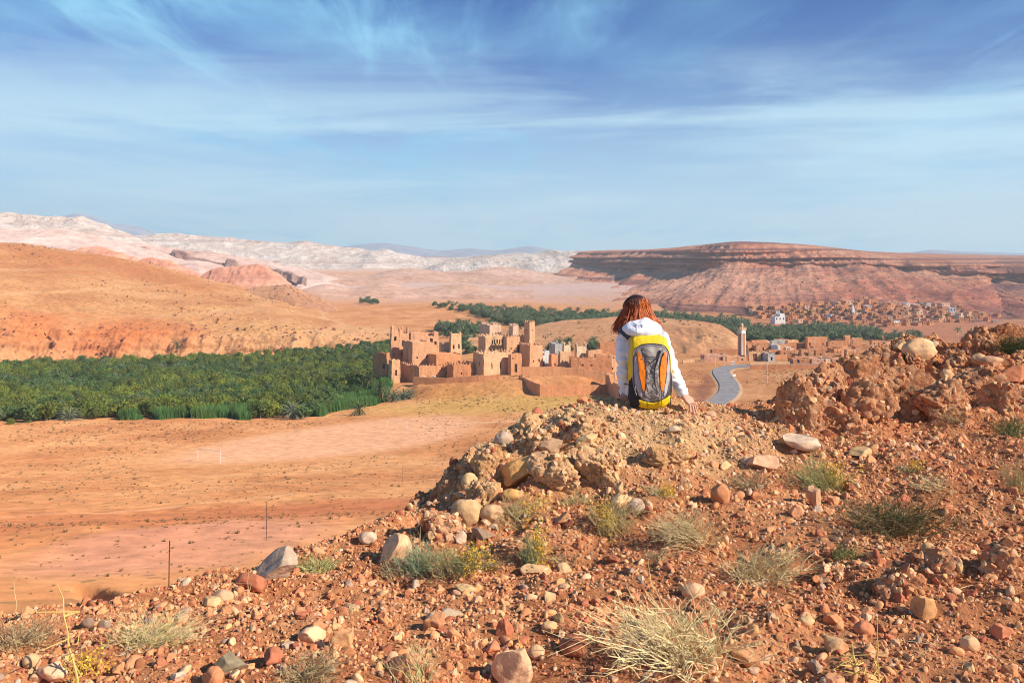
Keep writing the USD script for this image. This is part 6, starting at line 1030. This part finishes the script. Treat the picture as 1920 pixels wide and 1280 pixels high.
pel, wst, chs = Q(1214, 738, DY - .06), Q(1214, 708, DY - .06), Q(1213, 664, DY - .06)
shL, shR, neck, head = Q(1180, 640, DY - .06), Q(1248, 641, DY - .06), Q(1210, 615, DY - .04), Q(1205, 585, DY + .01)
elL, wrL = Q(1174, 697, DY - .12), Q(1179, 745, DY - .10)
elR, wrR = Q(1267, 700, DY - .14), Q(1285, 741, DY - .24)
def hand(w, tip, side, seed):
    """five fingers laid on the ground: w wrist, tip where the middle finger ends, side +1 if the thumb lies to the viewer's left"""
    w, tip = np.asarray(w, float), np.asarray(tip, float); d = tip - w; L = np.linalg.norm(d); d /= L
    sd = np.cross(d, [0, 0, 1.0]); sd /= np.linalg.norm(sd); up = np.cross(sd, d); k = L / .185
    kn = [w + d * .088 * k + sd * o * k for o in (-.030, -.010, .011, .031)]
    B_ = [hullm([ball(w, .024 * k), ball(w + d * .03 * k + sd * .024 * k, .018 * k), ball(w + d * .03 * k - sd * .024 * k, .018 * k)] + [ball(q_ + up * .006, .013 * k, 16) for q_ in kn])]
    for j, (q_, ln_) in enumerate(zip(kn, (.066, .084, .092, .078) if side > 0 else (.078, .092, .084, .066))):
        fd = d + sd * (-.20, -.05, .08, .22)[j]; fd /= np.linalg.norm(fd); a = q_ + up * .008; m_ = a + fd * ln_ * .45 * k + up * .012; b = a + fd * ln_ * .78 * k - up * .002; e = a + fd * ln_ * k - up * .012
        B_.append(chain([(a, .0105 * k), (m_, .0095 * k), (b, .0085 * k), (e, .0075 * k)], 14))
    tb = w + d * .025 * k - sd * side * .026 * k; B_.append(chain([(tb, .014 * k), (tb + d * .030 * k - sd * side * .026 * k, .012 * k), (tb + d * .062 * k - sd * side * .036 * k - up * .012, .0095 * k)], 14))
    return B_
tipR = np.array([P(1303, 766, PYd + DY - .30)[0], PYd + DY - .34, 0]); tipR[2] = KZ(tipR[0], tipR[1]) + .014
tipL = np.array([P(1170, 760, PYd + DY - .1)[0], PYd + DY - .18, 0]); tipL[2] = KZ(tipL[0], tipL[1]) + .014
wrL[2] = max(wrL[2], KZ(wrL[0], wrL[1]) + .06)
knL, knR = hipL + [.005, .42, 0], hipR + [-.005, .42, 0]
for k_ in (knL, knR): k_[2] = KZ(k_[0], k_[1] - .1) + .30
anL, anR = knL + [.0, .20, 0], knR + [.0, .20, 0]
for k_ in (anL, anR): k_[2] = KZ(k_[0], k_[1]) + .09
X1 = np.array([1.0, 0, 0])
torso = [hullm([ball(pel + X1 * o, .105) for o in (-.055, .055)] + [ball(wst + X1 * o, .09) for o in (-.045, .045)]), hullm([ball(wst + X1 * o, .09) for o in (-.045, .045)] + [ball(chs + X1 * o, .095) for o in (-.07, .07)]), hullm([ball(chs + X1 * o, .095) for o in (-.07, .07)] + [ball(shL + X1 * .03, .06), ball(shR - X1 * .03, .06), ball(neck, .05)])]
legs = [chain([(hipL, .085), (knL, .058), (anL, .040)]), chain([(hipR, .085), (knR, .058), (anR, .040)]), hullm([ball(hipL, .085), ball(hipR, .085), ball(pel + [-.055, 0, 0], .1), ball(pel + [.055, 0, 0], .1)])]
feet = [hullm([ball(a + [0, 0, -.03], .038), ball(a + [0, .16, -.052], .030), ball(a + [0, -.03, -.045], .034)]) for a in (anL, anR)]
face = [hullm([ball(head + [0, -.01, .02], .088), ball(head + [0, .035, -.055], .055), ball(head + [0, .05, .03], .062)]), ball(head + [0, .112, -.012], .014), hullm([ball(head + [0, .108, .012], .008), ball(head + [0, .118, -.016], .012)]),
        hullm([ball(head + [-.018, .098, -.050], .007), ball(head + [.018, .098, -.050], .007), ball(head + [0, .104, -.048], .008)]), ball(head + [-.086, .01, -.01], .020), ball(head + [.086, .01, -.01], .020)]
neck_m = hullm([ball(neck, .052), ball(head + [0, -.01, -.05], .048)])
armsm = [chain([(shL, .05), (elL, .038), (wrL, .026)]), chain([(shR, .05), (elR, .038), (wrR, .026)])]
body = union(torso + legs + feet + face + [neck_m] + armsm + hand(wrR, tipR, 1, 3) + hand(wrL, tipL, -1, 5))
hk = thing('person', 'woman with red hair in a white hoodie sitting on the hump with her back turned', 'person', (0, 0, 0))
obj('body', soft(body, .006, 8), skin, hk, smooth=True)
for sgn in (-1, 1): obj('eye', trimesh.creation.icosphere(2, .011).apply_translation(head + [sgn * .032, .098, .012]), plain('eye_white' if sgn < 0 else 'eye_white_b', (.05, .03, .02), .3), hk)
hood_t = [hullm([ball(pel + X1 * o + [0, 0, .0], .122) for o in (-.07, .07)] + [ball(wst + X1 * o, .115) for o in (-.062, .062)]), hullm([ball(wst + X1 * o, .115) for o in (-.062, .062)] + [ball(chs + X1 * o, .112) for o in (-.082, .082)]),
          hullm([ball(chs + X1 * o, .112) for o in (-.082, .082)] + [ball(shL + X1 * .012, .066), ball(shR - X1 * .012, .066), ball(neck + [0, .0, -.02], .075)])]
sleeves = [chain([(shL, .068), ((shL + elL) / 2 + [-.008, 0, 0], .062), (elL, .054), ((elL + wrL) / 2, .050), (wrL + (elL - wrL) * .12, .042), (wrL, .034)]), chain([(shR, .068), ((shR + elR) / 2 + [.004, 0, 0], .062), (elR, .056), ((elR + wrR) / 2 + [0, 0, -.008], .052), (wrR + (elR - wrR) * .14, .046), (wrR + (elR - wrR) * .05, .032)])]
hd = soft(union(hood_t + sleeves), .012, 10); v = hd.vertices
ar = np.minimum(np.linalg.norm(v - elR, axis=1), np.linalg.norm(v - elL, axis=1)); wr = np.minimum(np.linalg.norm(v - wrR, axis=1), np.linalg.norm(v - wrL, axis=1))
fold = (meshkit.fbm(v * np.array([9, 9, 26]), 3, 9) - .5) * .050 * np.exp(-(ar / .16) ** 2) + (meshkit.fbm(v * np.array([12, 12, 40]), 3, 11) - .5) * .040 * np.exp(-(wr / .12) ** 2) + (meshkit.fbm(v * np.array([7, 7, 16]), 3, 13) - .5) * .034
hd.vertices = v + hd.vertex_normals * fold[:, None]
obj('hoodie', hd, cloth_w, hk, smooth=True)
# the hood lies folded on the back
HB = DY - .20
hp = [(1190, 612, .04, .034), (1214, 607, .03, .036), (1232, 613, .03, .036), (1176, 619, .04, .024), (1240, 619, .03, .024), (1197, 625, -.03, .040), (1222, 624, -.04, .042), (1211, 629, -.045, .030), (1210, 612, -.01, .048), (1184, 622, .0, .034), (1237, 620, -.005, .034)]
hood = soft(hullm([ball(Q(a, b, HB + c_), r) for a, b, c_, r in hp]), .009, 6); v = hood.vertices
hood.vertices = v + hood.vertex_normals * ((meshkit.fbm(v * np.array([14, 14, 20]), 3, 17) - .5) * .030)[:, None]
ho = obj('hood', hood, cloth_w, hk, smooth=True)
def hug(mesh, pts, lift):
    """lays points on the camera side of a mesh"""
    vv = np.asarray(mesh.vertices); out = []
    for a, b in pts:
        q_ = vv[:, 0] / vv[:, 1] * F + CX, HY - (vv[:, 2] - CAMZ) / vv[:, 1] * F; d2 = (q_[0] - a) ** 2 + (q_[1] - b) ** 2; near = np.argsort(d2)[:6]; Y = vv[near, 1].min() - lift; out.append(P(a, b, Y))
    return np.array(out)
seam = plain('grey_seam', (.45, .45, .49), .9)
obj('seam', tubes([(hug(hood, [(1194, y_) for y_ in np.linspace(606, 630, 7)], .001), .0016)], 5), seam, ho)
tri = hug(hood, [(1202, 607), (1208, 608), (1205, 614)], .004); obj('badge', (np.vstack([tri, tri + [0, .006, 0]]), np.array([[0, 1, 2], [3, 5, 4], [0, 3, 4], [0, 4, 1], [1, 4, 5], [1, 5, 2], [2, 5, 3], [2, 3, 0]])), seam, ho)
obj('jeans', soft(union([chain([(hipL, .105), (knL, .074), (anL + [0, 0, .03], .055)]), chain([(hipR, .105), (knR, .074), (anR + [0, 0, .03], .055)]), hullm([ball(hipL, .105), ball(hipR, .105), ball(pel + [-.055, 0, -.03], .118), ball(pel + [.055, 0, -.03], .118)])]), .012, 8), denim, hk, smooth=True)
for a in (anL, anR): obj('shoe', soft(hullm([ball(a + [0, 0, -.03], .047), ball(a + [0, .17, -.048], .040), ball(a + [0, -.035, -.045], .042)]), .01, 4), shoe_m, hk, smooth=True)
# hair: a cap and locks of strands
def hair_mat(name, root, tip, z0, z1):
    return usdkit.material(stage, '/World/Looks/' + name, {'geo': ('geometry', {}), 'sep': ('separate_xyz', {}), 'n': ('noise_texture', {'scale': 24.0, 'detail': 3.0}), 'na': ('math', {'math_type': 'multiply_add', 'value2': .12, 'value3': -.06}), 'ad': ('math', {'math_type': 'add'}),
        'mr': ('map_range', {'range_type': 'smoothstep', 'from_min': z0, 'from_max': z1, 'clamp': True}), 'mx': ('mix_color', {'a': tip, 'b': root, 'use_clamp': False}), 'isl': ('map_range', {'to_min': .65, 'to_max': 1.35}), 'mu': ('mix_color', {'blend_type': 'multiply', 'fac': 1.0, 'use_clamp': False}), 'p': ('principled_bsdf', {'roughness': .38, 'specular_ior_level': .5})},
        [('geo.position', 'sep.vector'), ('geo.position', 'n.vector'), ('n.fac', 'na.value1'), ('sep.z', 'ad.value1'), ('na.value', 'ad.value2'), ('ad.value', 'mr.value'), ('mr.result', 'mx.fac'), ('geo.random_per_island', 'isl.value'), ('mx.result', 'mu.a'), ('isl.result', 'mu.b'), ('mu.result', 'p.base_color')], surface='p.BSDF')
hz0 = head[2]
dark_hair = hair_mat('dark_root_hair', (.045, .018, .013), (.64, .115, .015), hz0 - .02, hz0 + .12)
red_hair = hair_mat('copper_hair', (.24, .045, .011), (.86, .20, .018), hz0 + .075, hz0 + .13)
obj('hair_cap', soft(hullm([ball(head + [0, -.012, .028], .098), ball(head + [0, -.03, -.055], .075), ball(head + [-.03, -.01, -.05], .07), ball(head + [.03, -.01, -.05], .07)]), .012, 4), dark_hair, hk, smooth=True)
hr = np.random.default_rng(91); SD, SR = [], []
for i in range(1500):
    th_ = hr.uniform(-math.pi * 1.08, math.pi * .08); el_ = hr.uniform(.05, 1.45) if i % 3 else hr.uniform(.9, 1.5)
    n0 = np.array([math.cos(th_) * math.cos(el_), math.sin(th_) * math.cos(el_), math.sin(el_)]); s0 = head + [0, -.005, .022] + n0 * .101
    side = n0[0] if abs(n0[0]) > .15 else hr.uniform(-.3, .3)
    zend = head[2] - hr.uniform(.10, .185) - (.02 if side < -.4 else 0); out = .105 + hr.uniform(.0, .035) + (.03 if side < 0 else .026) * hr.random()
    dirn = np.array([n0[0] + side * .25, n0[1] - .12]); dirn /= np.linalg.norm(dirn) + 1e-9
    m1 = head + [n0[0] * .112, n0[1] * .112 - .006, .0]; m1[2] = min(head[2] + .02 + .05 * n0[2], s0[2] - .012)
    m2 = head + np.r_[dirn * (out * .98), -.065]; e = head + np.r_[dirn * (out * (1.10 + .22 * abs(side))), 0]; e[2] = zend; m2[2] = min(m2[2], m1[2] - .01)
    c_ = np.array([s0, (s0 + m1) / 2 + n0 * .010, m1, m2, e]); p = PchipInterpolator([0, .22, .42, .72, 1], c_)(np.linspace(0, 1, 9))
    ph = hr.uniform(0, 6.28) * .25 + th_ * 5; wv = np.linspace(0, 1, 9) ** 1.5 * .008; p[:, 0] += np.sin(np.linspace(0, 8, 9) + ph) * wv; p[:, 1] += np.cos(np.linspace(0, 8, 9) + ph) * wv
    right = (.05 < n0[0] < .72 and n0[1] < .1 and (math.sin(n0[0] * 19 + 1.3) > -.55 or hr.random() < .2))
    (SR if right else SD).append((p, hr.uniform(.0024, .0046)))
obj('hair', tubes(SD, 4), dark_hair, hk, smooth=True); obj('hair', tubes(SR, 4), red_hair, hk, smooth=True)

# ------------------------------------------------------------------ her backpack
nylon = lambda n, c, r=.55: plain(n, c, r, .10, 160, .25, .002, .35)
yel, gre, org, blk, lgr, pip = nylon('yellow_nylon', (.72, .50, .012)), nylon('grey_nylon', (.235, .205, .205)), nylon('orange_nylon', (.80, .20, .008)), nylon('black_mesh', (.022, .021, .024), .8), nylon('light_grey_nylon', (.36, .34, .37)), nylon('dark_piping', (.055, .045, .055))
BC = (1215.0, 694.0); BYd = DY - .185                     # middle of the pack in the picture; its back plane
sB = (PYd + BYd) / F
def bulge(px, py):
    u = np.abs((px - BC[0]) / 42.0); w = np.abs((py - BC[1]) / 72.0)
    t = np.clip(1 - u ** 3.2, 0, 1) ** .5 * np.clip(1 - w ** 4, 0, 1) ** .5
    return .045 + .125 * t * (1 + .16 * np.clip((py - BC[1]) / 70, -1, 1))
def wrinkle(px, py): return (meshkit.fbm(np.stack([px * .09, py * .06, 0 * px], -1), 3, 23) - .5) * .020
def panel(name, poly, mat, lift, thick, parent, back=False, edge=3.0, round_=2.0, wr=1.0):
    q_ = np.array(poly, float); q_[:, 0] = 1216 + (q_[:, 0] - 1216) * (1.0 if back or 'mesh' in name or 'base' in name else 1.13); q_ = q_[::-1] if (q_[:, 0] * np.roll(q_[:, 1], -1) - q_[:, 1] * np.roll(q_[:, 0], -1)).sum() < 0 else q_
    cs = m3.CrossSection([q_]).offset(-round_, m3.JoinType.Round).offset(round_, m3.JoinType.Round)
    m = cs.extrude(1.0).refine_to_length(edge)
    def wf(v):
        v = np.array(v); px, py, k = v[:, 0], v[:, 1], v[:, 2]; front = bulge(px, py) + lift + wrinkle(px, py) * wr; dd = np.where(k > .5, front, (0.0 if back else front - thick))
        Yv = PYd + BYd - dd; return np.c_[(px - CX) / F * (PYd + BYd), Yv, CAMZ - (py - HY) / F * (PYd + BYd)]
    a = m.to_mesh(); v = wf(a.vert_properties[:, :3]); f = np.asarray(a.tri_verts)
    mm = trimesh.Trimesh(v, f, process=False)
    if mm.volume < 0: f = f[:, ::-1]
    return obj(name, (v, f), mat, parent, smooth=50)
def cord(name, pts, r, mat, parent, lift=.012, n=6):
    p = np.array(pts, float); p[:, 0] = np.where('strap' in name, p[:, 0], 1216 + (p[:, 0] - 1216) * 1.13); p = PchipInterpolator(np.arange(len(p)), p)(np.linspace(0, len(p) - 1, 6 * len(p)))
    w = np.c_[(p[:, 0] - CX) / F * (PYd + BYd), PYd + BYd - bulge(p[:, 0], p[:, 1]) - lift, CAMZ - (p[:, 1] - HY) / F * (PYd + BYd)]
    v, f = tubes([(w, r)], n); return obj(name, (v, f), mat, parent, smooth=True)
bp = thing('backpack', 'yellow and grey hiking backpack with orange stripes and criss-cross cord, worn by the woman', 'backpack', (0, 0, 0))
panel('pack_body', [(1183, 631), (1196, 627), (1232, 627), (1245, 631), (1252, 655), (1255, 695), (1254, 728), (1247, 750), (1236, 758), (1214, 761), (1196, 758), (1184, 748), (1178, 726), (1177, 690), (1179, 655)], yel, 0, 0, bp, back=True, edge=2.6, round_=5)
GR = [(1198, 643.5), (1216, 641), (1234, 643.5), (1242, 652), (1246, 668), (1247, 700), (1243, 724), (1237, 737), (1228, 743.5), (1214, 745.5), (1202, 743), (1194, 734), (1188, 715), (1186, 690), (1187, 664), (1190, 651)]
panel('front_panel', GR, gre, .012, .02, bp, round_=4)
cord('piping', GR + [GR[0]], .0055, pip, bp, .010); cord('zipper', [(1191, 734), (1185.5, 705), (1185.5, 672), (1190, 651), (1199, 645.5), (1216, 643), (1233, 645.5), (1241, 653), (1245, 672), (1246, 700), (1242, 728)], .003, lgr, bp, .017)
panel('side_facing', [(1187.5, 668), (1192, 660), (1194, 690), (1199, 728), (1201, 741), (1195, 734), (1189.5, 715), (1187.5, 690)], lgr, .016, .02, bp, round_=1.2); panel('side_facing', [(1242, 656), (1245.5, 670), (1246, 700), (1241, 726), (1233, 741), (1235, 728), (1240, 695)], lgr, .016, .02, bp, round_=1.2)
panel('orange_stripe', [(1192.5, 655), (1196, 656), (1201, 668), (1204.5, 685), (1204.5, 708), (1202.5, 729), (1199.5, 722), (1195, 695)], org, .022, .02, bp, round_=1.2); panel('orange_stripe', [(1239.5, 655), (1236, 656), (1231, 670), (1228, 690), (1228, 710), (1231, 729), (1234.5, 722), (1239, 690)], org, .022, .02, bp, round_=1.2)
panel('top_flap', [(1200, 648), (1216, 646), (1232, 648), (1231, 657), (1225, 663.5), (1208, 663.5), (1201, 657)], nylon('warm_grey_nylon', (.30, .265, .235)), .018, .02, bp, round_=1.5)
panel('centre_panel', [(1205, 664), (1228, 664), (1226, 690), (1227, 712), (1230, 735), (1216, 741), (1203, 735), (1206, 712), (1207, 690)], nylon('taupe_nylon', (.27, .235, .225)), .020, .02, bp, round_=2, wr=2.2)
for pl in ([(1202, 650), (1211, 667), (1226, 682), (1210, 697), (1227, 713), (1204, 732)], [(1233, 650), (1222, 667), (1208, 682), (1226, 697), (1209, 713), (1230, 734)], [(1204, 733), (1212, 742), (1218, 744), (1230, 735)], [(1203, 663.5), (1217, 664.5), (1230, 663.5)]): cord('bungee_cord', pl, .0032, pip, bp, .031)
for pl in ([(1229, 652), (1224, 672), (1219, 690), (1220, 712), (1226, 730)],): cord('webbing', pl, .006, blk, bp, .026)
panel('mesh_pocket', [(1176, 712), (1181, 700), (1188, 716), (1194, 734), (1197, 747), (1190, 758), (1180, 758), (1175, 742)], blk, .010, .03, bp, round_=1.5); panel('mesh_pocket', [(1252, 690), (1257, 703), (1257, 728), (1251, 741), (1244, 744), (1239, 738), (1245, 722)], nylon('brown_black_mesh', (.05, .040, .036), .85), .010, .03, bp, round_=1.5)
panel('base_panel', [(1190, 741), (1197, 744), (1204, 746), (1216, 748), (1228, 746), (1240, 740), (1252, 734), (1248, 749), (1237, 758), (1214, 762), (1198, 758)], yel, .016, .03, bp, round_=1.5)
for pl in ([(1206, 747), (1209, 760)], [(1233, 728), (1232.5, 747), (1233, 763)]): cord('base_strap', pl, .0028, blk, bp, .024)
cord('compression_strap', [(1168, 717.5), (1176, 717.5), (1186, 719)], .0045, blk, bp, .012); cord('hanging_strap', [(1252, 705), (1252.5, 735), (1251.5, 762)], .0065, blk, bp, .008); cord('hanging_strap', [(1255, 700), (1256, 722), (1254, 740)], .003, lgr, bp, .012)
for a, b in ((1190, 664), (1189, 717)): cord('zip_pull', [(a, b), (a - .5, b + 9)], .0035, lgr, bp, .022)
def strap(name, pts, w, mat):
    p = PchipInterpolator(np.arange(len(pts)), np.array([Q(*q_) for q_ in pts]))(np.linspace(0, len(pts) - 1, 24)); t = np.gradient(p, axis=0); t /= np.linalg.norm(t, axis=1, keepdims=True); up = p - (chs + [0, 0, .06]); up -= (up * t).sum(1, keepdims=True) * t; up /= np.linalg.norm(up, axis=1, keepdims=True); sd = np.cross(t, up)
    ring = np.stack([p - sd * w - up * .004, p + sd * w - up * .004, p + sd * w + up * .006, p - sd * w + up * .006], 1).reshape(-1, 3); f = []
    for i in range(23):
        for k in range(4): a, b = i * 4 + k, i * 4 + (k + 1) % 4; f += [[a, b, b + 4], [a, b + 4, a + 4]]
    f += [[0, 2, 1], [0, 3, 2], [92, 93, 94], [92, 94, 95]]
    obj(name, (ring, np.array(f)), mat, bp, smooth=40)
strap('shoulder_strap', [(1183, 634, DY - .215), (1176, 627, DY - .165), (1170, 620, DY - .11), (1171, 617, DY - .03), (1176, 630, DY + .055), (1183, 662, DY + .075)], .026, nylon('dark_strap', (.06, .058, .062)))
strap('shoulder_strap', [(1243, 634, DY - .215), (1246, 625, DY - .165), (1247, 619, DY - .10), (1246, 617, DY - .03), (1244, 630, DY + .055), (1240, 662, DY + .075)], .030, lgr)
